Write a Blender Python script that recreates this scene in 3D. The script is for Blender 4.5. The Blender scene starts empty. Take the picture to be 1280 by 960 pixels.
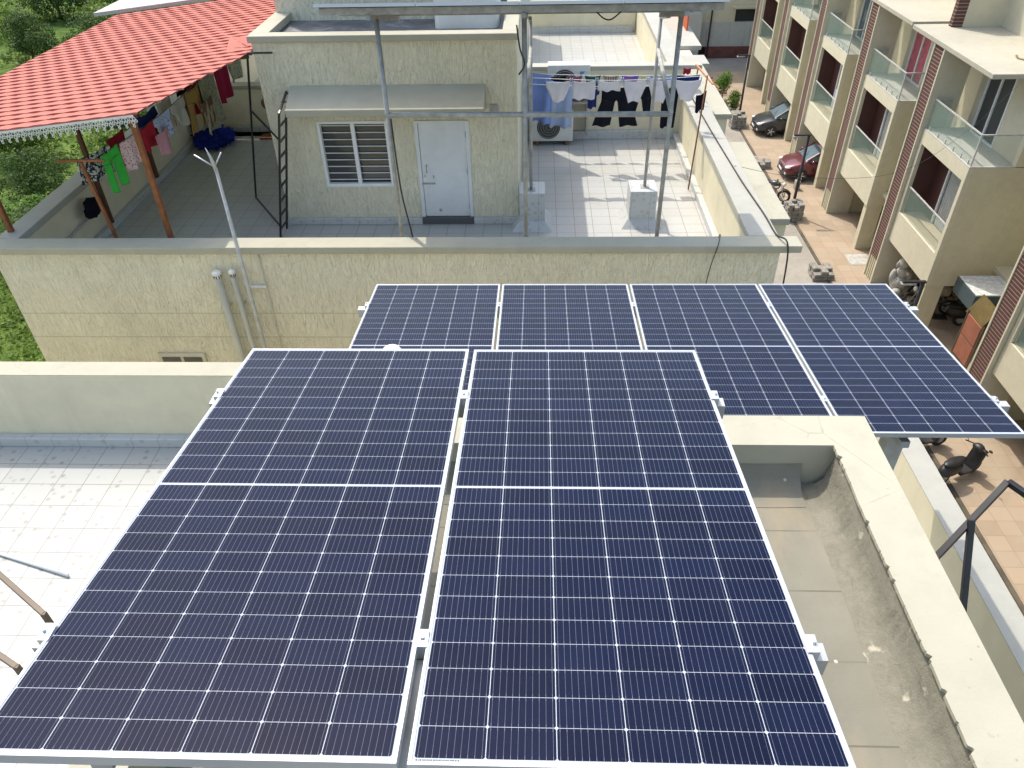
import bpy, bmesh, math, random
from mathutils import Vector, Matrix, noise as mnoise
R = math.radians
rnd = random.Random(7)
scn = bpy.context.scene
COL = scn.collection

# ------------------------------------------------------------------ camera, world, sun, exposure
cam_d = bpy.data.cameras.new('camera'); cam = bpy.data.objects.new('camera', cam_d); COL.objects.link(cam)
cam_d.sensor_width = 36.0; cam_d.lens = 935.19/1280*36.0
cam_d.clip_start = 0.05; cam_d.clip_end = 600
cam.matrix_world = Matrix(((0.99939755, -0.00363985, 0.03451508, 0),
                           (0.0293057, 0.62128084, -0.78303978, 0),
                           (-0.01859341, 0.78357952, 0.62101322, 0), (0, 0, 0, 1)))
scn.camera = cam
sun_dir = Vector((-0.375, 0.46, 1.0)).normalized()          # towards the sun
wd = bpy.data.worlds.new("World"); scn.world = wd; wd.use_nodes = True
nt = wd.node_tree; bg = nt.nodes['Background']
sky = nt.nodes.new('ShaderNodeTexSky'); sky.sky_type = 'NISHITA'; sky.sun_disc = False
sky.sun_elevation = math.asin(sun_dir.z); sky.sun_rotation = math.atan2(sun_dir.x, sun_dir.y)
sky.dust_density = 3.6; sky.air_density = 1.5; sky.ozone_density = .7
nt.links.new(sky.outputs[0], bg.inputs[0]); bg.inputs[1].default_value = 0.15
sl = bpy.data.lights.new('sun', 'SUN'); sl.energy = 2.0; sl.angle = R(0.55); sl.color = (1.0, 0.94, 0.83)
so = bpy.data.objects.new('sun', sl); COL.objects.link(so)
so.rotation_euler = sun_dir.to_track_quat('Z', 'Y').to_euler()
scn.view_settings.view_transform = 'Standard'; scn.view_settings.look = 'None'
scn.view_settings.exposure = 0.92; scn.view_settings.gamma = 1.0; scn.view_settings.use_curve_mapping = False

G = -15.25      # street level (camera is the origin)
TF = -6.60      # terrace floor level
PZ = -5.50      # terrace parapet top

# ------------------------------------------------------------------ material helpers
class NM:
    def __init__(s, name):
        s.m = bpy.data.materials.new(name); s.m.use_nodes = True; s.t = s.m.node_tree
        s.b = s.t.nodes['Principled BSDF']; s._c = None
    def n(s, typ, **kw):
        o = s.t.nodes.new(typ)
        for k, v in kw.items(): setattr(o, k, v)
        return o
    def lk(s, a, b): s.t.links.new(a, b)
    def co(s, scale=(1, 1, 1), rot=(0, 0, 0), kind='Object'):
        if kind == 'World':
            src = s.n('ShaderNodeNewGeometry').outputs['Position']
        else:
            src = s.n('ShaderNodeTexCoord').outputs[kind]
        mp = s.n('ShaderNodeMapping'); mp.inputs['Scale'].default_value = scale; mp.inputs['Rotation'].default_value = rot
        s.lk(src, mp.inputs[0]); return mp.outputs[0]
    def val(s, sock, v):
        if hasattr(v, 'is_output') or isinstance(v, bpy.types.NodeSocket): s.lk(v, sock)
        else: sock.default_value = v
    def math(s, op, a, b=0.0, c=None, clamp=False):
        o = s.n('ShaderNodeMath', operation=op); o.use_clamp = clamp
        s.val(o.inputs[0], a); s.val(o.inputs[1], b)
        if c is not None: s.val(o.inputs[2], c)
        return o.outputs[0]
    def noise(s, vec, scale, detail=4, rough=.55, dist=0):
        o = s.n('ShaderNodeTexNoise'); s.lk(vec, o.inputs['Vector'])
        o.inputs['Scale'].default_value = scale; o.inputs['Detail'].default_value = detail
        o.inputs['Roughness'].default_value = rough; o.inputs['Distortion'].default_value = dist
        return o.outputs['Fac']
    def voro(s, vec, scale, feature='F1', out='Distance', rand=1.0):
        o = s.n('ShaderNodeTexVoronoi', feature=feature); s.lk(vec, o.inputs['Vector']); o.inputs['Scale'].default_value = scale
        if 'Randomness' in o.inputs: o.inputs['Randomness'].default_value = rand
        return o.outputs[out]
    def ramp(s, fac, stops, interp='LINEAR'):
        o = s.n('ShaderNodeValToRGB'); o.color_ramp.interpolation = interp
        e = o.color_ramp.elements
        while len(e) < len(stops): e.new(.5)
        for i, (p, c) in enumerate(stops):
            e[i].position = p
            e[i].color = (c, c, c, 1) if isinstance(c, (int, float)) else (*c, 1)
        s.lk(fac, o.inputs[0]); return o.outputs[0]
    def mix(s, fac, a, b, mode='MIX'):
        o = s.n('ShaderNodeMix', data_type='RGBA', blend_type=mode)
        s.val(o.inputs[0], fac)
        for sock, v in ((o.inputs[6], a), (o.inputs[7], b)):
            if isinstance(v, tuple): sock.default_value = (*v, 1)
            else: s.lk(v, sock)
        return o.outputs[2]
    def bump(s, h, strength=.3, dist=.01, prev=None):
        o = s.n('ShaderNodeBump'); o.inputs['Strength'].default_value = strength; o.inputs['Distance'].default_value = dist
        s.lk(h, o.inputs['Height'])
        if prev is not None: s.lk(prev, o.inputs['Normal'])
        return o.outputs[0]
    def out(s, col=None, rough=None, normal=None, metal=0.0, spec=None, **kw):
        if col is not None:
            if isinstance(col, tuple): s.b.inputs['Base Color'].default_value = (*col, 1)
            else: s.lk(col, s.b.inputs['Base Color'])
        if rough is not None: s.val(s.b.inputs['Roughness'], rough)
        if normal is not None: s.lk(normal, s.b.inputs['Normal'])
        s.b.inputs['Metallic'].default_value = metal
        if spec is not None: s.b.inputs['Specular IOR Level'].default_value = spec
        for k, v in kw.items(): s.val(s.b.inputs[k], v)
        return s.m

MT = {}
def plain(name, col, rough=.6, metal=0.0, var=.12, vscale=3.0, bumpy=0.0, bscale=30, spec=None, **kw):
    m = NM(name); c = m.co()
    n1 = m.noise(c, vscale, 5)
    k = m.ramp(n1, [(.3, 1-var), (.7, 1+var*.5)])
    cc = m.mix(1.0, col, k, 'MULTIPLY')
    nm = m.bump(m.noise(c, bscale, 3), bumpy, .01) if bumpy else None
    r = m.math('MULTIPLY_ADD', n1, .15, rough-.07)
    MT[name] = m.out(cc, r, nm, metal, spec, **kw); return MT[name]

def paint(name, col, stroke=0.0, dirt=.5, fine=.25, stroke_rot=.25, groove=False, tint=(0.33, 0.30, 0.23), mould=0.0):
    """painted plaster: soft mottling, faint runs of dirt, optional combed strokes"""
    m = NM(name); c = m.co()
    big = m.noise(c, .55, 5, .6); mid = m.noise(c, 4.0, 5, .6)
    k = m.ramp(big, [(.3, .90), (.7, 1.04)]); col1 = m.mix(1.0, col, k, 'MULTIPLY')
    k2 = m.ramp(mid, [(.25, .93), (.6, 1.02)]); col1 = m.mix(1.0, col1, k2, 'MULTIPLY')
    runs = m.noise(m.co((2.6, 2.6, .22)), 1.6, 6, .65)
    d = m.math('MULTIPLY', m.ramp(runs, [(.56, 0), (.78, 1)]), dirt*.55)
    col1 = m.mix(d, col1, tint)
    specks = m.ramp(m.noise(c, 26, 3, .7), [(.70, 0), (.76, 1)])
    col1 = m.mix(m.math('MULTIPLY', specks, dirt*.25), col1, tint)
    if mould:
        blot = m.ramp(m.noise(c, 2.1, 8, .72, .5), [(.55, 0), (.68, 1)])
        fl = m.ramp(m.noise(c, 17, 5, .75), [(.60, 0), (.68, 1)])
        col1 = m.mix(m.math('MULTIPLY', m.math('MULTIPLY', blot, fl), mould), col1, (.14, .13, .11))
        pit = m.ramp(m.voro(c, 7.5), [(.030, 1), (.055, 0)])
        col1 = m.mix(m.math('MULTIPLY', pit, mould), col1, (.16, .15, .13))
        crk = m.voro(m.co((1, 1, 1)), 1.3, 'DISTANCE_TO_EDGE')
        cw = m.math('LESS_THAN', m.math('ADD', crk, m.math('MULTIPLY', m.noise(c, 12, 4), .02)), .0125)
        col1 = m.mix(m.math('MULTIPLY', cw, m.math('MULTIPLY', m.ramp(m.noise(c, .8, 2), [(.5, 0), (.6, 1)]), .45)), col1, (.25, .23, .19))
    nm = m.bump(m.noise(c, 60, 4, .6), fine, .004)
    if stroke:
        vs = m.co((11, 11, 3.0), (0, stroke_rot, stroke_rot*.5))
        s1 = m.noise(vs, 1.6, 3, .5, 1.2)
        s2 = m.ramp(m.noise(vs, 3.4, 2, .5, .6), [(.45, 0), (.62, 1)])
        nm = m.bump(m.ramp(s1, [(.42, 0), (.60, 1)]), stroke, .014, nm)
        nm = m.bump(s2, stroke*.6, .010, nm)
        col1 = m.mix(m.math('MULTIPLY', m.ramp(s1, [(.36, 1), (.5, 0)]), .10), col1, tint)
    MT[name] = m.out(col1, .72, nm, 0, .3); return MT[name]

CREAM = (0.72, 0.665, 0.49)
paint('cream_paint', CREAM, dirt=.35)
paint('cream_stroke', (0.73, 0.685, 0.525), stroke=.85, dirt=.3)
paint('cream_cap', (0.40, 0.385, 0.305), dirt=.75, fine=.4, mould=.5)
paint('white_cap', (0.40, 0.395, 0.35), dirt=.7, fine=.4, mould=.5)
paint('row_cream', (0.56, 0.525, 0.40), dirt=.25)
paint('row_tan', (0.54, 0.50, 0.36), dirt=.3, stroke=.12)
paint('old_wall', (0.42, 0.42, 0.38), dirt=1.0, tint=(.16, .14, .11))
paint('slab_cream', (0.40, 0.38, 0.31), dirt=.6, mould=.4)
paint('grey_slab', (0.42, 0.41, 0.40), dirt=.5)

def tiles(name, base, tw, th, joint, dots=0.0, dotcol=(.33, .32, .29), mort=.004, rough=.25, swap=(0, 0, 0), var=.05, stain=.2):
    m = NM(name); c = m.co(kind='World', rot=swap)
    br = m.n('ShaderNodeTexBrick'); br.offset = 0; br.squash = 1
    m.lk(c, br.inputs['Vector'])
    br.inputs['Color1'].default_value = (*base, 1); br.inputs['Color2'].default_value = (*[b*(1-var) for b in base], 1)
    br.inputs['Mortar'].default_value = (*joint, 1); br.inputs['Scale'].default_value = 1
    br.inputs['Mortar Size'].default_value = mort; br.inputs['Mortar Smooth'].default_value = .2
    br.inputs['Brick Width'].default_value = tw; br.inputs['Row Height'].default_value = th
    col = br.outputs['Color']
    if dots:
        v = m.voro(c, 8.5, rand=.8)
        spots = m.ramp(v, [(.16, 1), (.36, 0)])
        gate = m.ramp(m.noise(c, 5, 3), [(.32, .15), (.50, 1)])
        col = m.mix(m.math('MULTIPLY', m.math('MULTIPLY', spots, gate), dots), col, dotcol)
    st = m.ramp(m.noise(c, 1.1, 6, .6), [(.45, 0), (.8, 1)])
    col = m.mix(m.math('MULTIPLY', st, stain), col, (.36, .33, .27))
    dk = m.ramp(m.noise(c, 22, 4, .7), [(.66, 0), (.78, 1)])
    col = m.mix(m.math('MULTIPLY', dk, stain*.5), col, (.2, .18, .15))
    h = m.math('SUBTRACT', 1.0, br.outputs['Fac'])
    nm = m.bump(h, .4, .004)
    nm = m.bump(m.noise(c, 14, 3), .06, .01, nm)
    MT[name] = m.out(col, rough, nm, 0, .4); return MT[name]
tiles('terrace_tile', (.39, .40, .385), .35, .35, (.17, .165, .15), dots=1.0, dotcol=(.25, .245, .225), mort=.0045, rough=.32)
tiles('neighbour_tile', (.46, .465, .445), .35, .35, (.24, .22, .18), dots=.25, rough=.35, stain=.45, mort=.006)
tiles('street_paver', (.36, .28, .20), .5, .5, (.28, .20, .14), mort=.012, rough=.7, var=.16, stain=.45)
tiles('skirt_tile', (.50, .52, .515), .35, 5.0, (.30, .29, .27), dots=.6, rough=.35)

def brick_strip():
    m = NM('brick_cladding'); c = m.co()
    sep = m.n('ShaderNodeSeparateXYZ'); m.lk(c, sep.inputs[0])
    f = m.math('FRACT', m.math('MULTIPLY', sep.outputs[2], 9.0))
    g = m.ramp(f, [(.0, 1), (.16, 1), (.20, 0), (.94, 0), (1, 1)])
    base = m.mix(m.noise(c, 7, 3), (.125, .058, .048), (.075, .038, .036))
    col = m.mix(g, base, (.27, .215, .18))
    MT['brick_cladding'] = m.out(col, .8, m.bump(m.math('SUBTRACT', 1.0, g), .7, .012), 0, .2)
brick_strip()

def cement():
    m = NM('roof_cement'); c = m.co(kind='World')
    a = m.noise(c, .9, 7, .62, .4); b = m.noise(c, 6, 6, .7)
    col = m.ramp(a, [(.25, (.18, .17, .135)), (.5, (.225, .215, .172)), (.75, (.27, .26, .215))])
    col = m.mix(m.math('MULTIPLY', m.ramp(b, [(.5, 0), (.75, 1)]), .30), col, (.20, .18, .145))
    st = m.noise(m.co((1.0, .35, 1), kind='World'), 1.7, 5, .6)
    col = m.mix(m.math('MULTIPLY', m.ramp(st, [(.55, 0), (.72, 1)]), .5), col, (.40, .315, .20))
    br = m.n('ShaderNodeTexBrick'); br.offset = 0; m.lk(m.co((1, 1, 1), (0, 0, 0), 'World'), br.inputs['Vector'])
    br.inputs['Scale'].default_value = 1; br.inputs['Mortar Size'].default_value = .006; br.inputs['Mortar Smooth'].default_value = .4
    br.inputs['Brick Width'].default_value = 1.15; br.inputs['Row Height'].default_value = .42
    crackgate = m.ramp(m.noise(c, 1.6, 3), [(.35, .15), (.6, .8)])
    col = m.mix(m.math('MULTIPLY', br.outputs['Fac'], crackgate), col, (.12, .11, .09))
    sp = m.ramp(m.noise(c, 45, 2, .8), [(.71, 0), (.74, 1)])
    col = m.mix(m.math('MULTIPLY', sp, .5), col, (.14, .13, .11))
    wp = m.ramp(m.voro(c, 5.5), [(.045, 1), (.06, 0)])
    col = m.mix(m.math('MULTIPLY', wp, .8), col, (.6, .58, .5))
    nm = m.bump(m.noise(c, 70, 5, .7), .5, .004); nm = m.bump(a, .15, .01, nm)
    MT['roof_cement'] = m.out(col, .88, nm, 0, .2)
    m = NM('rough_render'); c = m.co(kind='World')
    a = m.noise(c, 8.0, 8, .75, .4); b = m.noise(m.co((1, .3, 1), kind='World'), 22, 6, .75, .6)
    col = m.ramp(a, [(.3, (.185, .175, .142)), (.5, (.225, .215, .172)), (.72, (.27, .256, .21))])
    col = m.mix(m.math('MULTIPLY', m.ramp(b, [(.58, 0), (.68, 1)]), .6), col, (.13, .12, .1))
    col = m.mix(m.math('MULTIPLY', m.ramp(m.noise(c, 5, 4), [(.62, 0), (.66, 1)]), .7), col, (.55, .50, .40))
    nm = m.bump(m.noise(c, 26, 6, .75), .9, .012)
    MT['rough_render'] = m.out(col, .92, nm, 0, .2)
    m = NM('street_concrete'); c = m.co(kind='World')
    a = m.noise(c, .35, 7, .65); b = m.noise(c, 3, 6, .7)
    col = m.ramp(a, [(.3, (.24, .22, .195)), (.7, (.36, .335, .29))])
    col = m.mix(m.math('MULTIPLY', m.ramp(b, [(.5, 0), (.8, 1)]), .5), col, (.17, .155, .13))
    MT['street_concrete'] = m.out(col, .9, m.bump(b, .4, .02), 0, .2)
    m = NM('wet_roof'); c = m.co(kind='World')
    a = m.noise(c, 2.2, 7, .7, .6)
    col = m.ramp(a, [(.35, (.07, .075, .085)), (.55, (.15, .155, .165)), (.7, (.33, .34, .34))])
    MT['wet_roof'] = m.out(col, .55, m.bump(a, .3, .02), 0, .4)
cement()
plain('soil', (.10, .085, .06), .95, bumpy=.6, var=.4)
plain('alu', (.55, .57, .59), .38, .5, var=.04)
plain('galv', (.36, .36, .34), .55, .25, var=.3, vscale=9)
plain('galv_light', (.48, .485, .475), .5, .25, var=.2, vscale=9)
plain('black_steel', (.028, .028, .030), .4, .3, var=.3)
plain('brown_steel', (.075, .055, .038), .45, .3, var=.3)
plain('rust_pipe', (.24, .085, .028), .6, .1, var=.4, vscale=8)
plain('rust_pipe_dark', (.13, .05, .025), .6, .1, var=.4, vscale=8)
plain('white_enamel', (.74, .76, .77), .35, var=.05)
paint('door_white', (.68, .70, .71), dirt=.35, fine=.05, mould=.25)
plain('upvc', (.76, .77, .78), .3, var=.04)
plain('dark_stone', (.085, .09, .095), .4)
plain('pvc_cream', (.50, .47, .35), .45, var=.12)
plain('pvc_white', (.72, .72, .68), .4, var=.1)
plain('black_plastic', (.018, .018, .02), .45, var=.2)
plain('rubber', (.02, .02, .02), .8)
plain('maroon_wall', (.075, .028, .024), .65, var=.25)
plain('cloth_white', (.72, .70, .73), .9)
plain('tank_white', (.74, .73, .68), .45, var=.1)
plain('copper_tan', (.40, .20, .10), .7, var=.25)
plain('ac_white', (.64, .65, .62), .5, var=.1)
plain('fan_dark', (.05, .055, .05), .6)
plain('logo_blue', (.06, .30, .50), .5)
plain('stone_grey', (.27, .255, .225), .9, bumpy=.8, bscale=14, var=.45, vscale=6)
plain('stone_light', (.42, .41, .38), .9, bumpy=.6, bscale=14, var=.3, vscale=6)
plain('orange_bracket', (.50, .22, .10), .6)
plain('clear_lens', (.7, .72, .74), .1, .3)
plain('chrome', (.6, .6, .62), .15, 1.0)
plain('curtain_grey', (.36, .37, .36), .9)
plain('curtain_pink', (.46, .12, .145), .9, var=.3, vscale=6)
plain('curtain_dark', (.055, .06, .058), .7)
plain('beige_floor', (.42, .35, .24), .6)
plain('teal_metal', (.045, .075, .085), .5)
plain('terracotta', (.27, .095, .055), .75, var=.2)
plain('yellow_sheet', (.20, .15, .055), .6, var=.3)
plain('dusty_sheet', (.52, .54, .52), .8, var=.3, vscale=8, bumpy=.5)
plain('red_plinth', (.14, .05, .04), .8, var=.4)
plain('dish_grey', (.30, .31, .30), .7, var=.3)
plain('orange_board', (.50, .10, .03), .6)
plain('bark', (.10, .075, .05), .95, bumpy=.6)
plain('pot_clay', (.28, .26, .2), .8)

def glass(name, tint=(.72, .86, .80), a=.30):
    m = NM(name)
    m.out(tint, .04, None, 0, .5); m.b.inputs['Alpha'].default_value = a
    m.m.use_screen_refraction = False if hasattr(m.m, 'use_screen_refraction') else None
    MT[name] = m.m
glass('rail_glass', (.30, .44, .37), .17)
plain('window_glass', (.035, .042, .045), .06, 0, spec=.8)
plain('grey_glass', (.10, .14, .17), .08, 0, spec=.9)

def leaf(name, c1, c2, c3):
    m = NM(name)
    at = m.n('ShaderNodeAttribute'); at.attribute_name = 'tone'
    c = m.co()
    col = m.ramp(at.outputs['Fac'], [(.0, c1), (.5, c2), (1.0, c3)])
    k = m.ramp(m.noise(m.co(kind='World'), .22, 4), [(.3, .65), (.7, 1.2)])
    col = m.mix(1.0, col, k, 'MULTIPLY')
    MT[name] = m.out(col, .6, None, 0, .3)
    m.b.inputs['Transmission Weight'].default_value = 0
    try:
        m.b.inputs['Subsurface Weight'].default_value = 0
    except Exception: pass
    # leaves let some light through
    tr = m.n('ShaderNodeBsdfTranslucent'); m.lk(col, tr.inputs[0])
    mx = m.n('ShaderNodeMixShader'); mx.inputs[0].default_value = .35
    out = [n for n in m.t.nodes if n.type == 'OUTPUT_MATERIAL'][0]
    m.lk(m.b.outputs[0], mx.inputs[1]); m.lk(tr.outputs[0], mx.inputs[2]); m.lk(mx.outputs[0], out.inputs[0])
leaf('leaf_mid', (.045, .095, .016), (.13, .215, .03), (.25, .34, .06))
leaf('leaf_dark', (.028, .06, .015), (.065, .125, .025), (.13, .21, .045))
leaf('leaf_bright', (.06, .14, .02), (.12, .24, .03), (.22, .36, .06))
def fieldmat():
    m = NM('field_green'); c = m.co(kind='World')
    a = m.noise(c, .10, 6, .6); b = m.noise(c, 1.6, 6, .75)
    col = m.ramp(a, [(.3, (.05, .10, .02)), (.5, (.11, .18, .035)), (.7, (.17, .24, .06))])
    col = m.mix(m.math('MULTIPLY', m.ramp(b, [(.4, 1), (.6, 0)]), .6), col, (.025, .045, .012))
    MT['field_green'] = m.out(col, .95, m.bump(b, .8, .2), 0, .1)
fieldmat()

def solar_mat():
    m = NM('solar_cells'); c = m.co()
    sep = m.n('ShaderNodeSeparateXYZ'); m.lk(c, sep.inputs[0]); X, Y = sep.outputs[0], sep.outputs[1]
    px, py, mid = .1840, .0929, 1.1395
    u = m.math('DIVIDE', m.math('SUBTRACT', X, .015), px)
    hi = m.math('GREATER_THAN', Y, mid)
    yy = m.math('SUBTRACT', m.math('SUBTRACT', Y, .0197), m.math('MULTIPLY', hi, .010))
    v = m.math('DIVIDE', yy, py)
    fu = m.math('FRACT', u); fv = m.math('FRACT', v)
    du = m.math('MULTIPLY', m.math('MINIMUM', fu, m.math('SUBTRACT', 1.0, fu)), px)
    dv = m.math('MULTIPLY', m.math('MINIMUM', fv, m.math('SUBTRACT', 1.0, fv)), py)
    g1 = m.math('LESS_THAN', du, .0012); g2 = m.math('LESS_THAN', dv, .0008)
    dia = m.math('LESS_THAN', m.math('ADD', du, dv), .0065)
    cen = m.math('LESS_THAN', m.math('ABSOLUTE', m.math('SUBTRACT', Y, mid)), .0065)
    ex = m.math('GREATER_THAN', m.math('ABSOLUTE', m.math('SUBTRACT', X, .567)), .5515)
    ey = m.math('GREATER_THAN', m.math('ABSOLUTE', m.math('SUBTRACT', Y, mid)), 1.1200)
    w = m.math('MAXIMUM', m.math('MAXIMUM', g1, g2), m.math('MAXIMUM', dia, cen))
    w = m.math('MAXIMUM', w, m.math('MAXIMUM', ex, ey))
    fb = m.math('FRACT', m.math('MULTIPLY', u, 10.0))
    bb = m.math('LESS_THAN', m.math('ABSOLUTE', m.math('SUBTRACT', fb, .5)), .034)
    # solder pads brighten the wires at regular spacing
    fp = m.math('ABSOLUTE', m.math('SUBTRACT', fv, .5))
    pad = m.math('MULTIPLY_ADD', m.math('GREATER_THAN', fp, .38), .45, .55)
    cb = m.n('ShaderNodeCombineXYZ'); m.lk(m.math('FLOOR', u), cb.inputs[0]); m.lk(m.math('FLOOR', v), cb.inputs[1])
    wn = m.n('ShaderNodeTexWhiteNoise'); m.lk(cb.outputs[0], wn.inputs['Vector'])
    cell = m.mix(wn.outputs['Value'], (.0022, .0046, .020), (.0034, .0072, .029))
    dust = m.noise(c, 5.0, 6, .7)
    col = m.mix(m.math('MULTIPLY', bb, pad), cell, (.16, .17, .205))
    col = m.mix(w, col, (.38, .41, .46))
    speck = m.ramp(m.noise(c, 120, 2, .6), [(.66, 0), (.74, 1)])
    dk = m.math('ADD', m.math('MULTIPLY', m.ramp(dust, [(.4, 0), (.8, 1)]), .010), m.math('MULTIPLY', speck, .02))
    col = m.mix(m.math('ADD', m.math('ADD', dk, .001), m.math('MULTIPLY', m.ramp(m.noise(m.co((2.2, .5, 1)), 2.6, 6, .7), [(.58, 0), (.72, 1)]), .012)), col, (.32, .36, .50))
    rr = m.math('MULTIPLY_ADD', dust, .10, .04)
    MT['solar_cells'] = m.out(col, rr, None, 0, .13)
    m.b.inputs['Coat Weight'].default_value = .0
solar_mat()

# ------------------------------------------------------------------ object helpers
def tagit(o, label=None, cat=None, group=None, kind=None):
    if label: o['label'] = label
    if cat: o['category'] = cat
    if group: o['group'] = group
    if kind: o['kind'] = kind
    return o
def thing(name, label, cat, loc=(0, 0, 0), group=None, rz=0.0):
    o = bpy.data.objects.new(name, None); COL.objects.link(o)
    o.location = loc; o.rotation_euler = (0, 0, rz); o.empty_display_size = .2
    return tagit(o, label, cat, group)
def copy_tree(o, dloc=(0, 0, 0), label=None, parent=None):
    c = o.copy(); COL.objects.link(c)
    if parent is not None: c.parent = parent
    else: c.location = Vector(o.location) + Vector(dloc)
    if label: c['label'] = label
    for ch in o.children: copy_tree(ch, parent=c)
    return c

class MB:
    """collects shapes (world coordinates) and links them as one mesh object"""
    def __init__(s): s.v = []; s.f = []
    def quad(s, *p):
        i = len(s.v); s.v += [Vector(q) for q in p]; s.f.append(list(range(i, i+len(p)))); return s
    def box(s, x0, x1, y0, y1, z0, z1):
        i = len(s.v)
        s.v += [Vector(q) for q in ((x0, y0, z0), (x1, y0, z0), (x1, y1, z0), (x0, y1, z0), (x0, y0, z1), (x1, y0, z1), (x1, y1, z1), (x0, y1, z1))]
        s.f += [[i+a for a in q] for q in ((3, 2, 1, 0), (4, 5, 6, 7), (0, 1, 5, 4), (1, 2, 6, 5), (2, 3, 7, 6), (3, 0, 4, 7))]; return s
    def obox(s, c, ax, ay, az):
        c, ax, ay, az = map(Vector, (c, ax, ay, az)); i = len(s.v)
        for k in (-1, 1):
            for a, b in ((-1, -1), (1, -1), (1, 1), (-1, 1)): s.v.append(c+ax*a+ay*b+az*k)
        s.f += [[i+a for a in q] for q in ((3, 2, 1, 0), (4, 5, 6, 7), (0, 1, 5, 4), (1, 2, 6, 5), (2, 3, 7, 6), (3, 0, 4, 7))]; return s
    def bar(s, p, q, w, h=None, up=(0, 0, 1)):
        p, q = Vector(p), Vector(q); h = h or w; d = (q-p).normalized(); u = Vector(up)
        if abs(d.dot(u)) > .98: u = Vector((0, 1, 0))
        a = d.cross(u).normalized(); b = a.cross(d).normalized()
        return s.obox((p+q)/2, (q-p)/2, a*w/2, b*h/2)
    def tube(s, pts, r, n=8, cap=True):
        pts = [Vector(p) for p in pts]; rs = r if isinstance(r, (list, tuple)) else [r]*len(pts)
        i0 = len(s.v); prev = None
        for k, p in enumerate(pts):
            d = (pts[min(k+1, len(pts)-1)]-pts[max(k-1, 0)]).normalized()
            if prev is None:
                u = Vector((0, 0, 1)) if abs(d.z) < .9 else Vector((1, 0, 0)); a = d.cross(u).normalized()
            else:
                a = (prev-d*prev.dot(d)).normalized()
            prev = a; b = d.cross(a)
            for j in range(n):
                t = 2*math.pi*j/n; s.v.append(p+(a*math.cos(t)+b*math.sin(t))*rs[k])
        for k in range(len(pts)-1):
            for j in range(n):
                A = i0+k*n+j; B = i0+k*n+(j+1) % n; s.f.append([A, A+n, B+n, B][::-1])
        if cap:
            s.f.append([i0+j for j in range(n)]); s.f.append([i0+(len(pts)-1)*n+j for j in range(n)][::-1])
        return s
    def lathe(s, c, axis, prof, n=20):
        """prof: list of (r, h) along axis"""
        c = Vector(c); d = Vector(axis).normalized(); u = Vector((0, 0, 1)) if abs(d.z) < .9 else Vector((1, 0, 0))
        a = d.cross(u).normalized(); b = d.cross(a); i0 = len(s.v)
        for r, h in prof:
            for j in range(n):
                t = 2*math.pi*j/n; s.v.append(c+d*h+(a*math.cos(t)+b*math.sin(t))*r)
        for k in range(len(prof)-1):
            for j in range(n):
                A = i0+k*n+j; B = i0+k*n+(j+1) % n; s.f.append([A, A+n, B+n, B])
        s.f.append([i0+j for j in range(n)][::-1]); s.f.append([i0+(len(prof)-1)*n+j for j in range(n)])
        return s
    def blob(s, c, rx, ry, rz, n=10, m=7, jit=.0, seed=0):
        c = Vector(c); i0 = len(s.v); rr = random.Random(seed)
        for k in range(m+1):
            ph = math.pi*k/m
            for j in range(n):
                t = 2*math.pi*j/n; q = 1+rr.uniform(-jit, jit)
                s.v.append(c+Vector((rx*math.sin(ph)*math.cos(t)*q, ry*math.sin(ph)*math.sin(t)*q, rz*math.cos(ph)*q)))
        for k in range(m):
            for j in range(n):
                A = i0+k*n+j; B = i0+k*n+(j+1) % n; s.f.append([A, A+n, B+n, B])
        return s
    def prism(s, poly, z0, z1):
        i = len(s.v); n = len(poly)
        s.v += [Vector((p[0], p[1], z0)) for p in poly]+[Vector((p[0], p[1], z1)) for p in poly]
        s.f.append([i+k for k in range(n)][::-1]); s.f.append([i+n+k for k in range(n)])
        for k in range(n): s.f.append([i+k, i+(k+1) % n, i+n+(k+1) % n, i+n+k])
        return s
    def xf(s, M):
        s.v = [M @ q for q in s.v]; return s
    def build(s, name, mat, parent=None, bevel=0.0, smooth=False, local=False, label=None, solid=0, subd=0, kind=None):
        me = bpy.data.meshes.new(name)
        off = Vector(parent.location) if (parent is not None and not local) else Vector((0, 0, 0))
        if parent is not None and parent.parent is not None and not local: off = off + Vector(parent.parent.location)
        me.from_pydata([tuple(q-off) for q in s.v], [], s.f); me.update()
        bm = bmesh.new(); bm.from_mesh(me); bmesh.ops.remove_doubles(bm, verts=bm.verts, dist=1e-5) if smooth else None
        bmesh.ops.recalc_face_normals(bm, faces=bm.faces); bm.to_mesh(me); bm.free()
        me.materials.append(MT[mat] if isinstance(mat, str) else mat)
        o = bpy.data.objects.new(name, me); COL.objects.link(o)
        if parent is not None: o.parent = parent
        if smooth:
            for p in me.polygons: p.use_smooth = True
        if solid:
            md = o.modifiers.new('solid', 'SOLIDIFY'); md.thickness = solid; md.offset = 0
        if bevel:
            md = o.modifiers.new('bevel', 'BEVEL'); md.width = bevel; md.segments = 2; md.limit_method = 'ANGLE'; md.angle_limit = R(40)
        if subd:
            md = o.modifiers.new('sub', 'SUBSURF'); md.levels = subd; md.render_levels = subd
        if label: o['label'] = label
        if kind: o['kind'] = kind
        return o

def jagged_strip(x0, x1, y0, y1, z, n, amp, seed, side='x0'):
    """flat slab top with one ragged edge"""
    rr = random.Random(seed); pts = []
    for k in range(n+1):
        y = y0+(y1-y0)*k/n; q = rr.uniform(-amp, amp)*(1 if rr.random() < .6 else .2); pts.append((x0+q if side == 'x0' else x0, y))
    return pts

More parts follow.
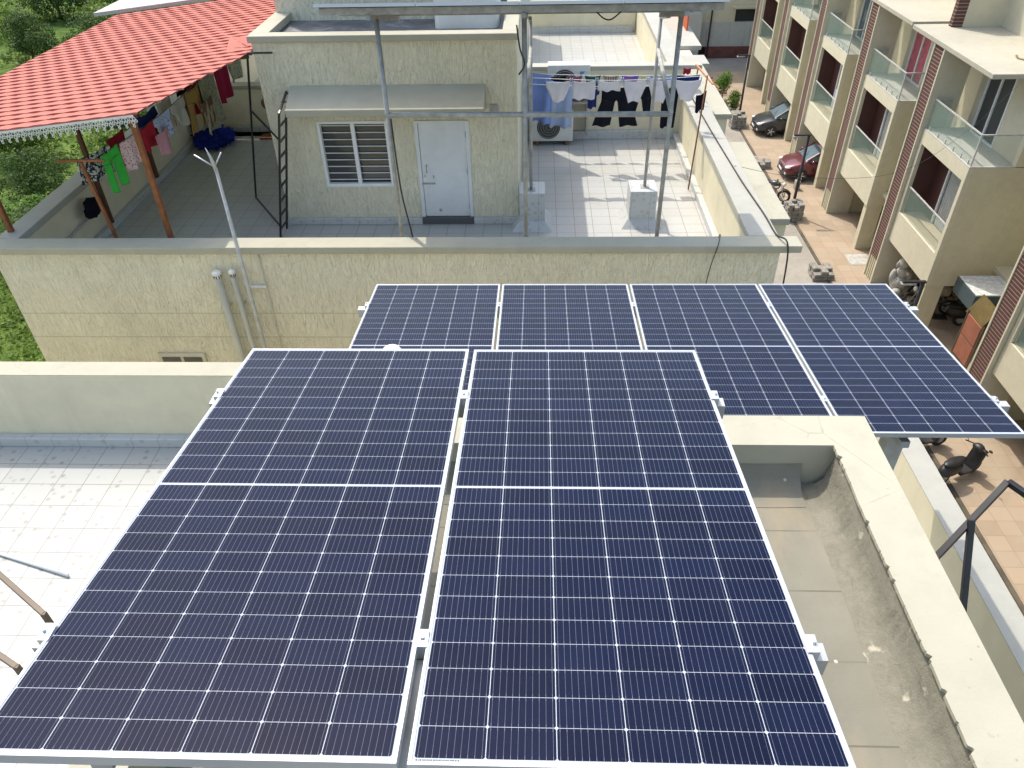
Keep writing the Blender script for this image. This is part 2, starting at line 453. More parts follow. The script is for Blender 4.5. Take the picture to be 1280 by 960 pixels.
# ================================================================== SETTING: ground, street
def hgt(x, y):
    h = mnoise.noise(Vector((x*.09, y*.09, 1.3)))*1.1 + mnoise.noise(Vector((x*.33, y*.33, 5.1)))*.55
    e = min(1.0, max(0.0, (-9.6-x)/3.0))
    return G - .25 + e*(.45+h*.9)
m = MB(); nx, ny = 90, 110
xs = [-9.3-(i/nx)**1.5*150 for i in range(nx+1)]; ys = [-8+(j/ny)**1.35*230 for j in range(ny+1)]
for j in range(ny+1):
    for i in range(nx+1): m.v.append(Vector((xs[i], ys[j], hgt(xs[i], ys[j]))))
for j in range(ny):
    for i in range(nx): a = j*(nx+1)+i; m.f.append([a, a+1, a+nx+2, a+nx+1])
m.build('field_ground', 'field_green', smooth=True, kind='structure')
MB().box(-9.6, 60, -10, 260, G-.6, G-.03).build('street_ground', 'street_concrete', kind='structure')
m = MB().box(11.45, 19.5, 4, 53.5, G-.03, G+.02); m.build('paved_street', 'street_paver', kind='structure')
MB().box(11.33, 11.446, 4, 53.5, G-.03, G+.012).build('street_edge', 'soil', kind='structure')
MB().box(4.4, 9.2, 15.9, 17.6, G-.029, G+.06).build('soil_patch', 'soil', kind='structure')

# ================================================================== OWN BUILDING (under the panels)
own = thing('cream_house', 'cream house with tiled terrace and cement stair roof under the nearest solar panels', 'house', (0, 0, G))
MB().box(-12.5, 3.80, -3.0, 7.05, TF-.25, TF).build('terrace_floor', 'terrace_tile', own)
m = MB().box(-12.5, 4.07, 7.08, 7.35, G, PZ-.006).box(3.82, 4.07, -3.0, 7.08, G, PZ-.006)
m.box(-12.5, 3.82, -3.2, -3.0, G, TF-.25)
m.build('outer_wall', 'cream_paint', own)
MB().box(-12.5, 3.80, 7.078, 7.352, PZ-.006, PZ).build('parapet_cap', 'cream_cap', own)
MB().box(3.818, 4.072, -3.0, 7.352, PZ-.0058, PZ+.0015).build('parapet_cap', 'white_cap', own)
m = MB().box(-12.5, 3.70, 6.965, 7.078, TF+.001, TF+.14); m.build('skirting', 'skirt_tile', own, bevel=.01)
# stair cabin
CX0, CX1, CY0, CY1 = -1.92, 2.04, -2.6, 3.60; CT = -3.10; IF = -3.42
m = MB().box(CX0, CX1, CY0, CY1, TF, IF-.14); m.build('stair_cabin_wall', 'cream_paint', own)
m = MB().box(CX0+.001, CX1-.001, CY0+.001, CY1-.001, IF-.14, IF); m.build('cabin_roof_slab', 'roof_cement', own)
# parapet of the stair cabin with a ragged inner edge
rr = random.Random(3)
def ragged(p, q, n, amp, nrm):
    out = []
    for k in range(n+1):
        t = k/n; a = (rr.random()**3)*amp
        out.append((p[0]+(q[0]-p[0])*t+nrm[0]*a, p[1]+(q[1]-p[1])*t+nrm[1]*a))
    return out
inner = []
for k in range(701):
    y = 3.33-(3.33-CY0-.27)*k/700
    a = max(0, mnoise.noise(Vector((1.7, y*4.5, 0))))*.012+max(0, mnoise.noise(Vector((8, y*24, 0)))-.22)*.045+max(0, mnoise.noise(Vector((3, y*75, 0)))-.2)*.015
    inner.append((1.765+a, y))
poly = [(CX1, CY1), (CX0, CY1), (CX0, 3.33), (1.62, 3.33)] + inner + [(1.77, CY0), (CX1, CY0)]
MB().prism(poly[::-1], CT-.022, CT).build('cabin_parapet', 'cream_cap', own)
MB().box(CX0, CX1, 3.335, CY1-.003, IF, CT-.022).box(1.80, CX1-.003, CY0, 3.335, IF, CT-.022).box(CX0, CX0+.25, CY0, 3.33, IF, CT).build('cabin_parapet_wall', 'cream_cap', own)
m = MB(); N = 420
rows = []
for k in range(N+1):
    y = 3.30-(3.30-CY0)*k/N; n1 = mnoise.noise(Vector((0, y*2.2, 0)))*.05; n2 = mnoise.noise(Vector((4, y*9, 0)))*.012
    n1 *= .08; n2 *= .35; n3 = mnoise.noise(Vector((9, y*30, 0)))*.006; rows.append([(1.805, y, CT-.022), (1.79+n2, y, CT-.05+n3), (1.775+n2+n3, y, CT-.16+n2), (1.755+n1*.6+n3, y, IF+.07+n3), (1.71+n1+n2+n3, y, IF+.02), (1.64+n1*1.6+n3*2, y, IF+.001)])
for k in range(N):
    for j in range(5): m.quad(rows[k][j], rows[k][j+1], rows[k+1][j+1], rows[k+1][j])
m.build('mortar_fillet', 'rough_render', own, smooth=True)
m = MB(); rows = []
for k in range(61):
    x = CX0+.25+(1.62-CX0-.25)*k/60; n1 = mnoise.noise(Vector((x*2, 3, 0)))*.012
    rows.append([(x, 3.332, CT-.16+n1), (x, 3.31+n1, IF+.07), (x, 3.24+n1, IF+.02), (x, 3.12+n1, IF+.003)])
for k in range(60):
    for j in range(3): m.quad(rows[k][j], rows[k][j+1], rows[k+1][j+1], rows[k+1][j])
m.build('mortar_fillet', 'roof_cement', own, smooth=True)
# handrails
hr = thing('ladder_handrail', 'black square tube handrail beside the stair roof parapet', 'handrail', (2.4, 2.6, TF))
MB().bar((2.05, 2.62, -3.55), (2.63, 3.02, -3.08), .034).bar((2.63, 3.02, -3.08), (3.05, 2.35, -3.12), .034).build('top_rail', 'black_steel', hr, bevel=.003)
MB().bar((2.41, 2.86, -3.22), (2.37, 2.50, -3.72), .032).bar((2.37, 2.50, -3.72), (2.045, 2.50, -3.72), .03).build('strut', 'black_steel', hr, bevel=.003)
hl = thing('stair_handrail', 'brown square tube handrail at the left edge over white terrace tiles', 'handrail', (-3.4, 2.7, TF))
MB().bar((-4.4, 3.57, -4.17), (-3.25, 2.83, -4.2), .034).bar((-4.3, 2.99, -4.17), (-3.22, 2.45, -4.2), .034).build('top_rail', 'brown_steel', hl, bevel=.003)
MB().bar((-3.25, 2.83, -4.185), (-3.25, 2.83, TF), .032).bar((-3.22, 2.45, -4.185), (-3.22, 2.45, TF), .032).build('post', 'brown_steel', hl, bevel=.003)
wp = MB().tube([(-7.6, 5.69, TF+.03), (-5.08, 4.92, TF+.03)], .018, 10)
tagit(wp.build('loose_pipe', 'white_enamel', smooth=True), 'thin white pipe lying on the dotted terrace tiles', 'pipe')
m = MB(); y = 6.72
m.tube([(-4.55, 6.60, TF+.012), (-4.2, 6.5, TF+.010), (-3.7, 6.38, TF+.010), (-3.2, 6.22, TF+.010)], .006, 6)
tagit(m.build('floor_wire', 'galv', smooth=True), 'thin grey wire lying across the terrace tiles by the parapet', 'wire')

# ================================================================== SOLAR PANELS
PW, PL, PH = 1.134, 2.279, .035
def make_panel(name, label, group, origin, tilt, yaw=0.0, W=PW, L=PL, clampy=()):
    """origin = far left corner of the frame top; panel falls towards -Y, rising by tilt"""
    root = thing(name, label, 'solar panel', origin, group)
    # local frame: x right, y away from camera (0 at near edge), z normal
    root.rotation_euler = (-tilt, 0, yaw)
    f = MB()
    fw = .011
    f.box(0, W, 0, fw, -PH, 0).box(0, W, L-fw, L, -PH, 0).box(0, fw, fw, L-fw, -PH, 0).box(W-fw, W, fw, L-fw, -PH, 0)
    f.v = [q+Vector((0, -L, 0)) for q in f.v]
    f.build('frame', 'alu', root, bevel=.0015, local=True)
    g = MB().box(fw-.001, W-fw+.001, fw-.001, L-fw+.001, -.008, -.0025)
    if W != PW or L != PL: pass
    o = g.build('cell_glass', 'solar_cells', root, local=True); o.location = (0, -L, 0)
    return root
def panel_point(origin, tilt, x, s, dz=0):
    """point on the panel: x across, s metres down from the far edge"""
    return Vector((origin[0]+x, origin[1]-s*math.cos(tilt)+dz*math.sin(-tilt)*-1*0, origin[2]+s*math.sin(tilt)+dz))
T1 = R(8.2); O1 = (-1.49, 3.137, -2.257)
pa = make_panel('solar_panel', 'blue solar panel in front at left of the narrow gap', 'two nearest solar panels', O1, T1)
pb = copy_tree(pa, (1.160, 0, -.004), 'blue solar panel in front at right of the gap, beside the cement roof')
sp = MB(); rp = random.Random(2); xx = .02
while xx < .135:
    w_ = rp.uniform(.0015, .005); sp.box(xx, xx+w_, -PL+.0125, -PL+.0165, -.0024, -.0020); xx += w_+rp.uniform(.001, .003)
sp.build('serial_print', 'teal_metal', pb, local=True)
FO = (-1.480, 5.905, -3.520); T2 = R(6.1)
fl = ['leftmost of the four panels in the middle row, by the rooftop antenna', 'second panel from the left in the middle row', 'third panel from the left in the middle row', 'rightmost panel of the middle row, reaching out over the street']
for k in range(4):
    p = copy_tree(pa, (FO[0]+k*1.1545-O1[0], FO[1]-O1[1], FO[2]-O1[2]), fl[k]); p['group'] = 'middle row of four solar panels'
    p.rotation_euler = (-T2, 0, 0)

def rack(name, label, origin, tilt, s_list, x0, x1, posts, zfoot, mids, ends, foot_z2=None):
    root = thing(name, label, 'panel rack', (origin[0], origin[1]-1, zfoot))
    for s in s_list:
        yc = origin[1]-s*math.cos(tilt); zc = origin[2]+s*math.sin(tilt)-PH-.031
        r_ = MB(); r_.box(x0, x1, yc-.03, yc+.03, zc-.001, zc+.029)
        r_.box(x0, x1, yc-.03, yc-.027, zc-.05, zc+.0).box(x0, x1, yc+.027, yc+.03, zc-.05, zc+.0)
        r_.build('rail', 'galv_light', root, bevel=.002)
        for xm in mids:
            cl = MB().box(xm-.018, xm+.018, yc-.03, yc+.03, zc+.03, zc+.031+PH+.004).box(xm-.006, xm+.006, yc-.006, yc+.006, zc+.03+PH+.004, zc+.03+PH+.014)
            cl.build('clamp', 'alu', root, bevel=.001)
        for xe, sg in ends:
            cl = MB().box(min(xe, xe+sg*.022), max(xe, xe+sg*.022), yc-.03, yc+.03, zc+.03, zc+.031+PH+.004)
            cl.box(min(xe-sg*.014, xe+sg*.022), max(xe-sg*.014, xe+sg*.022), yc-.03, yc+.03, zc+.031+PH+.003, zc+.031+PH+.007)
            cl.tube([(xe+sg*.011, yc, zc+PH+.038), (xe+sg*.011, yc, zc+PH+.05)], .006, 6)
            cl.build('clamp', 'alu', root, bevel=.001)
    for (px, s, hw) in posts:
        yc = origin[1]-s*math.cos(tilt); zc = origin[2]+s*math.sin(tilt)-PH-.082
        p_ = MB()
        p_.box(px-hw, px+hw, yc-hw*.8, yc-hw*.8+.005, zfoot, zc).box(px-hw, px-hw+.005, yc-hw*.8+.005, yc+hw*.8, zfoot, zc).box(px+hw-.005, px+hw, yc-hw*.8+.005, yc+hw*.8, zfoot, zc)
        p_.build('post', 'galv_light', root)
        MB().box(px-.09, px+.09, yc-.09, yc+.09, zfoot, zfoot+.01).build('base_plate', 'galv', root)
    # rafters joining the rails
    for px in sorted({p[0] for p in posts}):
        a = Vector((px, origin[1]-(s_list[0]-.35)*math.cos(tilt), origin[2]+(s_list[0]-.35)*math.sin(tilt)-PH-.107))
        b = Vector((px, origin[1]-(s_list[-1]+.35)*math.cos(tilt), origin[2]+(s_list[-1]+.35)*math.sin(tilt)-PH-.107))
        MB().bar(a, b, .06, .05).build('rafter', 'galv_light', root)
    return root
rack('panel_rack', 'galvanised rack carrying the two nearest solar panels over the cement roof', O1, T1, (.46, 1.88), -1.545, .86,
     ((-1.2, .46, .03), (.62, .46, .03), (-1.2, 1.88, .03), (.62, 1.88, .03)), IF, (-.343,), ((-1.49, -1), (.804, 1)))
xe = FO[0]+3*1.1545+PW
rack('panel_rack', 'tall galvanised rack carrying the middle row of four panels behind the stair roof', FO, T2, (.42, 1.88), FO[0]-.09, xe+.11,
     ((-1.0, .42, .05), (-1.0, 2.05, .05), (1.0, .42, .05), (2.42, .42, .055), (2.42, 2.08, .06)), TF, tuple(FO[0]+k*1.1545-.010 for k in (1, 2, 3)), ((FO[0], -1), (xe, 1)))
MB().box(-.372, -.318, .60, 1.24, O1[2]-.02, O1[2]+.02).xf(Matrix.Translation((0, 0, .19))).build('short_rafter', 'galv_light', bpy.data.objects['panel_rack'])
vc = MB().lathe((-1.03, 4.25, -3.16), (0, 0, 1), [(.04, -.9), (.04, 0), (.075, .0), (.085, .05), (.06, .10), (.02, .125)], 16)
tagit(vc.build('pipe_cowl', 'pvc_white', smooth=True), 'round white vent cowl just behind the left front panel', 'vent')

# ================================================================== NEIGHBOUR BUILDING
nb = thing('cream_house', 'cream house with door, barred window and tiled terrace beyond the middle row of panels', 'house', (0, 10, G))
NX0, NX1 = -8.75, 3.72
m = MB().box(NX0+.04, NX1, 10.39, 10.64, G, PZ-.12)
m.build('front_wall', 'cream_stroke', nb)
# shallow grooves in the front wall
MB().box(NX0+.04, NX1, 10.385, 10.3895, -6.76, -6.745).box(NX0+.04, NX1, 10.385, 10.3895, -7.24, -7.225).build('groove_line', 'row_tan', nb)
MB().box(NX0, 4.02, 10.33, 10.67, PZ-.12, PZ).build('parapet_cap', 'cream_cap', nb, bevel=.012)
MB().box(NX0+.04, -8.42, 10.64, 18.6, G, PZ-.12).build('side_wall', 'cream_paint', nb)
MB().box(3.32, NX1, 10.64, 28.4, G, PZ-.12).build('side_wall', 'cream_paint', nb)
MB().box(NX0, -8.38, 10.671, 18.6, PZ-.119, PZ+.001).build('parapet_cap', 'white_cap', nb, bevel=.012)
MB().box(3.28, NX1+.02, 10.671, 28.4, PZ-.119, PZ+.001).build('parapet_cap', 'white_cap', nb, bevel=.012)
MB().box(-8.42, 3.32, 10.64, 17.9, TF-.2, TF).box(-8.42, -4.9, 17.9, 18.6, TF-.2, TF).build('terrace_floor', 'neighbour_tile', nb)
m = MB().box(-8.418, -8.30, 10.642, 18.6, TF+.001, TF+.13).box(3.20, 3.318, 10.642, 17.9, TF+.001, TF+.13).box(-.38, 3.20, 17.80, 17.898, TF+.001, TF+.20)
m.box(-8.3, -4.9, 18.48, 18.598, TF+.001, TF+.13).box(-4.88, -2.255, 13.335, 13.398, TF+.001, TF+.13).box(-1.25, -.36, 13.335, 13.398, TF+.001, TF+.13)
m.build('skirting', 'skirt_tile', nb, bevel=.01)
# back walls
MB().box(-.38, 3.32, 17.9, 18.15, TF-.2, -5.03).build('back_wall', 'cream_paint', nb)
MB().box(-.38, 3.70, 17.87, 18.18, -5.03, -4.94).build('back_wall_cap', 'white_cap', nb, bevel=.01)
MB().box(-8.42, -4.9, 18.6, 18.85, TF-.2, PZ-.09).build('back_wall', 'cream_paint', nb)
MB().box(-8.42, -4.9, 18.57, 18.90, PZ-.09, PZ).build('back_wall_cap', 'cream_cap', nb, bevel=.01)
# ledges above the street side
MB().box(NX1, 4.38, 12.25, 15.75, G, -6.06).box(NX1, 4.38, 17.6, 22.0, G, -6.06).build('street_bay', 'cream_paint', nb)
MB().box(NX1+.001, 4.40, 12.15, 15.82, -6.06, -5.94).build('bay_cap', 'cream_cap', nb, bevel=.012)
MB().box(NX1+.001, 4.46, 17.55, 22.0, -6.06, -5.94).build('bay_cap', 'cream_cap', nb, bevel=.012)
# stair cabin with window and door openings
wx0, wx1, wz0, wz1 = -4.02, -2.73, -5.84, -4.60
dx0, dx1, dz1 = -2.25, -1.255, -4.60
zt = -3.26
m = MB().box(-4.88, wx0, 13.4, 13.62, TF, zt).box(wx0, wx1, 13.4, 13.62, TF, wz0).box(wx0, wx1, 13.4, 13.62, wz1, zt)
m.box(wx1, dx0, 13.4, 13.62, TF, zt).box(dx0, dx1, 13.4, 13.62, dz1, zt).box(dx1, -.38, 13.4, 13.62, TF, zt)
m.box(-4.88, -4.66, 13.62, 17.9, TF, zt).box(-.60, -.38, 13.62, 17.9, TF, zt)
m.build('cabin_wall', 'cream_stroke', nb)
MB().box(-4.66, -.60, 13.62, 17.9, -3.50, -3.30).build('cabin_roof', 'wet_roof', nb)
MB().box(-4.93, -.35, 13.35, 13.62, zt, -3.15).build('cabin_parapet_cap', 'cream_cap', nb, bevel=.012)
MB().box(-4.93, -4.62, 13.62, 15.1, zt+.001, -3.151).build('cabin_parapet_cap', 'cream_cap', nb, bevel=.01)
MB().box(-.62, -.35, 13.62, 17.9, zt+.001, -3.151).build('cabin_parapet_cap', 'cream_cap', nb, bevel=.01)
m = MB().box(-4.90, -1.75, 15.1, 17.88, -3.5, -1.25); m.build('upper_cabin_wall', 'cream_stroke', nb)
MB().box(-4.95, -1.7, 15.05, 17.9, -1.25, -1.15).build('upper_roof_cap', 'cream_cap', nb)
MB().box(-1.75, -.6, 16.6, 16.8, -3.5, -2.6).build('roof_upstand', 'cream_cap', nb)
# sloped sun shade over door and window
m = MB(); a0, a1 = -4.36, -.93
i = len(m.v); m.v += [Vector(q) for q in ((a0, 13.398, -3.97), (a1, 13.398, -3.97), (a1, 12.84, -4.22), (a0, 12.84, -4.22), (a0, 13.398, -4.38), (a1, 13.398, -4.38), (a1, 12.84, -4.34), (a0, 12.84, -4.34))]
m.f += [[0, 1, 2, 3], [3, 2, 6, 7], [7, 6, 5, 4], [0, 3, 7, 4], [1, 5, 6, 2], [0, 4, 5, 1]]
m.build('sun_shade', 'cream_cap', nb, bevel=.012)
# window
wf = MB()
fy0, fy1 = 13.385, 13.46
wf.box(wx0, wx0+.055, fy0, fy1, wz0, wz1).box(wx1-.055, wx1, fy0, fy1, wz0, wz1).box(wx0+.055, wx1-.055, fy0, fy1, wz0, wz0+.06).box(wx0+.055, wx1-.055, fy0, fy1, wz1-.05, wz1)
mx = (wx0+wx1)/2; wf.box(mx-.035, mx+.035, fy0+.004, fy1, wz0+.06, wz1-.05)
win = wf.build('window', 'upvc', nb, bevel=.004)
p = MB().box(wx0+.05, wx1-.05, 13.50, 13.508, wz0+.05, wz1-.04); p.build('pane', 'window_glass', win, local=True).location = (0, -10, -G)
p = MB()
for xx in (wx0+.30, mx+.28): p.box(xx, xx+.05, 13.515, 13.53, wz0+.06, wz1-.05)
p.build('curtain', 'curtain_grey', win, local=True).location = (0, -10, -G)
p = MB()
for k in range(9):
    z = wz0+.11+k*.128
    p.tube([(wx0+.05, 13.475, z), (wx1-.05, 13.475, z)], .009, 6)
p.build('window_bars', 'upvc', win, local=True).location = (0, -10, -G)
# door
df = MB().box(dx0, dx0+.065, 13.375, 13.5, TF+.14, dz1).box(dx1-.065, dx1, 13.375, 13.5, TF+.14, dz1).box(dx0+.065, dx1-.065, 13.375, 13.5, dz1-.05, dz1)
df.build('door_frame', 'door_white', nb, bevel=.004)
d = MB().box(dx0+.073, dx1-.073, 13.40, 13.44, TF+.145, dz1-.056).build('door', 'door_white', nb, bevel=.003)
h = MB().tube([(dx0+.16, 13.40, -5.42), (dx0+.16, 13.35, -5.44), (dx0+.16, 13.35, -5.56), (dx0+.16, 13.40, -5.58)], .009, 6)
h.build('door_handle', 'galv', d, local=True).location = (0, -10, -G)
h = MB().box(dx0+.05, dx0+.30, 13.375, 13.395, -5.80, -5.775).box(dx0+.27, dx0+.285, 13.38, 13.395, -5.68, -5.63).box(dx0+.11, dx0+.125, 13.38, 13.395, -5.66, -5.62)
h.build('door_bolt', 'galv', d, local=True).location = (0, -10, -G)
h = MB().lathe((dx0+.36, 13.40, -6.33), (0, -1, 0), [(.03, 0), (.03, .012), (.01, .02)], 10); h.build('door_stopper', 'galv', d, local=True).location = (0, -10, -G)
for zh in (-4.85, -5.55, -6.25):
    MB().tube([(dx1-.069, 13.385, zh-.05), (dx1-.069, 13.385, zh+.05)], .010, 8).build('hinge', 'galv', d, local=True).location = (0, -10, -G)
MB().box(dx0, dx1, 13.33, 13.6, TF+.001, TF+.139).build('door_sill', 'dark_stone', nb, bevel=.004)
MB().box(-.86, -.72, 13.37, 13.399, -4.48, -4.33).box(-.83, -.75, 13.36, 13.37, -4.45, -4.36).build('wall_lamp', 'galv', nb, bevel=.004)
# tiled pedestals
def pedestal(x0, x1, y0, y1, zt):
    m = MB(); m.box(x0, x1, y0, y1, TF, zt)
    i = len(m.v); e = .14
    m.v += [Vector(q) for q in ((x0-e, y0-e, TF+.001), (x1+e, y0-e, TF+.001), (x1+e, y1+e, TF+.001), (x0-e, y1+e, TF+.001), (x0-.002, y0-.002, TF+.17), (x1+.002, y0-.002, TF+.17), (x1+.002, y1+.002, TF+.17), (x0-.002, y1+.002, TF+.17))]
    m.f += [[i+a for a in q] for q in ((0, 1, 5, 4), (1, 2, 6, 5), (2, 3, 7, 6), (3, 0, 4, 7))]
    m.build('pedestal', 'skirt_tile', nb)
pedestal(-.36, .12, 13.12, 13.66, -5.88); pedestal(1.72, 2.22, 13.22, 13.76, -5.90)
# small high window of the side wall in the alley
MB().box(-6.62, -5.80, 10.345, 10.388, -8.6, -7.56).build('vent_window', 'row_cream', nb, bevel=.004)
MB().box(-6.56, -6.24, 10.335, 10.343, -8.55, -7.63).box(-6.18, -5.86, 10.335, 10.343, -8.55, -7.63).build('louvre', 'window_glass', nb)

# pipes on the alley wall
def vent_pipe(x, r, ztop, label):
    t = thing('vent_pipe', label, 'pipe', (x, 10.27, G+2), 'vent pipes on the alley wall')
    MB().tube([(x, 10.27, G+2), (x, 10.27, ztop)], r, 14).build('pipe', 'pvc_cream', t, smooth=True)
    MB().lathe((x, 10.27, ztop), (0, 0, 1), [(r*.9, 0), (r*.9, .06), (r*1.3, .065), (r*1.3, .10), (r*.7, .125)], 14).build('cowl', 'pvc_white', t)
    s = MB()
    for k in range(8):
        a = k*math.pi/4; c = Vector((x+math.cos(a)*r*.93, 10.27+math.sin(a)*r*.93, ztop+.03)); s.obox(c, (.006, 0, 0), (0, .006, 0), (0, 0, .028))
    s.build('slot', 'black_plastic', t)
    MB().box(x-r-.01, x+r+.01, 10.30, 10.387, ztop-.55, ztop-.535).build('bracket', 'pvc_cream', t)
vent_pipe(-5.11, .058, -6.00, 'thicker cream vent pipe with slotted cowl, left of the antenna mast')
vent_pipe(-4.86, .042, -5.98, 'thinner cream vent pipe between the thick pipe and the antenna mast')
m = MB().tube([(-4.40, 10.36, -5.60), (-4.42, 10.36, -9)], .010, 8)
tagit(m.build('conduit', 'pvc_cream', smooth=True), 'thin beige conduit running down the alley wall right of the antenna mast', 'conduit')
an = thing('lightning_mast', 'galvanised lightning mast with three-pronged tip standing before the far house wall', 'mast', (-4.63, 10.2, G+2))
MB().tube([(-4.63, 10.2, G+2), (-4.63, 10.2, -6.2), (-4.63, 10.2, -4.12)], [.034, .034, .021], 12).build('pole', 'galv_light', an, smooth=True)
MB().tube([(-4.63, 10.2, -4.2), (-4.66, 10.2, -4.0), (-4.70, 10.2, -3.86)], [.03, .022, .003], 10).build('spike', 'galv_light', an, smooth=True)
for sx, zz in ((-.24, -3.96), (.16, -3.93)):
    MB().tube([(-4.64, 10.2, -4.14), (-4.65+sx, 10.2, zz)], .011, 8).build('prong', 'alu', an, smooth=True)
MB().box(-4.66, -4.40, 10.33, 10.385, -6.22, -6.20).build('bracket', 'pvc_white', an)

# ladder and pipe frame at the cabin side
ld = thing('steel_ladder', 'black steel ladder standing against the left corner of the far stair cabin', 'ladder', (-4.9, 13, TF))
LA, LB, LC, LD = Vector((-4.92, 12.80, TF)), Vector((-4.45, 12.80, -4.26)), Vector((-4.90, 13.18, TF)), Vector((-4.43, 13.18, -4.26))
for p_, q_ in ((LA, LB), (LC, LD)): MB().bar(p_, q_, .035).build('rail', 'black_steel', ld)
for k in range(8):
    t_ = (k+.6)/8.4
    MB().bar(LA.lerp(LB, t_), LC.lerp(LD, t_), .03).build('rung', 'black_steel', ld)
MB().bar(LB, LB+Vector((.04, .5, .22)), .03).bar(LB+Vector((.0, .25, .12)), LB+Vector((.24, .25, .12)), .02).bar(LB+Vector((.03, .45, .2)), LB+Vector((.3, .45, .2)), .02).build('hook', 'black_steel', ld)
fr = thing('bent_pipe_stand', 'thin black bent frame rising beside the cabin corner under the tiled canopy edge', 'frame', (-5.2, 13.6, TF))
MB().bar((-4.95, 13.3, -3.40), (-4.52, 13.3, -3.40), .028).bar((-4.95, 13.3, -3.40), (-5.85, 14.38, TF+.10), .03).build('upright', 'black_steel', fr)
MB().bar((-5.85, 14.38, TF+.10), (-4.97, 13.06, TF+.10), .03).build('foot_bar', 'black_steel', fr)
MB().bar((-5.24, 13.66, -4.50), (-4.64, 13.1, -4.84), .025).build('brace', 'black_steel', fr)

# ================================================================== NEIGHBOUR'S RAISED ARRAY
T3 = R(12.6); AO = (-2.90, 10.45+2.384*math.cos(T3), -2.09-2.384*math.sin(T3))
up_l = ['leftmost panel of the raised far array over the cabin roof', 'second panel from the left of the raised far array', 'third panel from the left of the raised far array', 'rightmost panel of the raised far array over the tiled terrace']
for k in range(4):
    W3, L3 = 1.316, 2.384
    if k == 0:
        r0 = thing('solar_panel', up_l[0], 'solar panel', AO, 'raised far array of four solar panels'); r0.rotation_euler = (-T3, 0, 0)
        f = MB(); fw = .012
        f.box(0, W3, -L3, -L3+fw, -.04, 0).box(0, W3, -fw, 0, -.04, 0).box(0, fw, -L3+fw, -fw, -.04, 0).box(W3-fw, W3, -L3+fw, -fw, -.04, 0)
        f.build('frame', 'alu', r0, local=True)
        o = MB().box(.011, W3-.011, .011, L3-.011, -.008, -.0025).build('cell_glass', 'solar_cells', r0, local=True); o.location = (0, -L3, 0)
    else:
        c = copy_tree(r0, (k*1.328, 0, 0), up_l[k])
rk = thing('panel_rack', 'tall grey pipe rack holding the raised far array above the terrace', 'panel rack', (0, 12, TF))
def up_z(y): return AO[2]+(AO[1]-y)*math.tan(T3)
for yy, nm_ in ((10.56, 'front'), (11.6, 'mid'), (12.6, 'back')):
    z = up_z(yy)-.045
    MB().box(-2.86, 2.36, yy-.02, yy+.02, z-.085, z).build('purlin', 'galv', rk)
for xx in (-2.22, -.20, 1.89):
    a = Vector((xx, 10.50, up_z(10.50)-.17)); b = Vector((xx, 12.72, up_z(12.72)-.17))
    MB().bar(a, b, .06, .06).build('rafter', 'galv', rk)
for xx in (-2.20, -.20, 1.89):
    MB().tube([(xx, 10.9, TF), (xx, 10.9, up_z(10.9)-.19)], .034, 12).build('post', 'galv', rk, smooth=True)
for xx, yy, zz in ((-.14, 13.3, -5.88), (2.0, 13.45, -5.90)):
    MB().tube([(xx, yy, zz), (xx, yy-.02, -2.95)], .030, 12).build('post', 'galv', rk, smooth=True)
    MB().box(xx-.08, xx+.08, yy-.08, yy+.08, zz, zz+.012).build('base_plate', 'galv', rk)
    MB().bar((xx, yy, -2.96), (xx, 12.6, up_z(12.6)-.19), .05).build('rafter', 'galv', rk)
MB().tube([(-2.24, 10.9, -3.66), (1.91, 10.9, -3.68)], .040, 12).build('cross_beam', 'galv', rk, smooth=True)
MB().tube([(2.0, 13.4, -3.45), (1.90, 10.92, -3.66)], .036, 12).build('brace', 'galv', rk, smooth=True)
MB().tube([(-.14, 13.3, -3.35), (-.19, 10.92, -3.66)], .030, 12).build('brace', 'galv', rk, smooth=True)
def cable(name, label, pts, r=.01, mat='black_plastic', segs=8):
    pts = [Vector(p) for p in pts]; out = []
    for k in range(len(pts)-1):
        p0 = pts[max(k-1, 0)]; p1 = pts[k]; p2 = pts[k+1]; p3 = pts[min(k+2, len(pts)-1)]
        for j in range(segs):
            t = j/segs
            out.append(.5*((2*p1)+(p2-p0)*t+(2*p0-5*p1+4*p2-p3)*t*t+(3*p1-p0-3*p2+p3)*t**3))
    out.append(pts[-1])
    return tagit(MB().tube(out, r, 6).build(name, mat, smooth=True), label, 'cable')
cable('cable', 'black twin cable hanging down beside the left post of the raised array', [(-2.15, 10.86, -3.7), (-2.12, 10.85, -4.8), (-2.02, 10.84, -5.6), (-1.98, 10.84, TF+.05)], .013)
cable('cable', 'looped black cable under the raised array by the middle post', [(-.30, 10.8, -2.45), (-.26, 10.82, -2.75), (-.20, 10.82, -2.95), (-.28, 10.85, -3.1)], .012)
cable('cable', 'short black cable loop dangling under the third raised panel', [(.75, 10.7, -2.28), (.85, 10.7, -2.36), (.95, 10.7, -2.37), (1.08, 10.7, -2.27)], .010)
cable('cable', 'long black cable lying along the street side parapet cap of the far house', [(3.44, 17.6, PZ+.015), (3.50, 15.2, PZ+.015), (3.56, 13.6, PZ+.012), (3.60, 12.6, PZ+.015), (3.68, 11.4, PZ+.015), (3.70, 10.7, PZ+.014), (3.78, 10.3, PZ+.02), (3.85, 10.28, -6.4), (3.9, 10.25, -8)], .014)
cable('cable', 'thin grey wire crossing from the far parapet towards the brick row house', [(3.6, 13.4, PZ+.02), (5.4, 14.4, -6.15), (8.2, 16.5, -6.9), (11.2, 19.8, -7.2), (13.4, 21.9, -6.6)], .004, 'black_plastic')
cable('cable', 'thin dark wire sagging over the corner of the far parapet cap', [(2.62, 10.32, -6.6), (2.66, 10.30, -5.9), (2.74, 10.34, PZ+.01), (2.80, 10.62, PZ+.01), (2.72, 11.0, TF+.02)], .007)

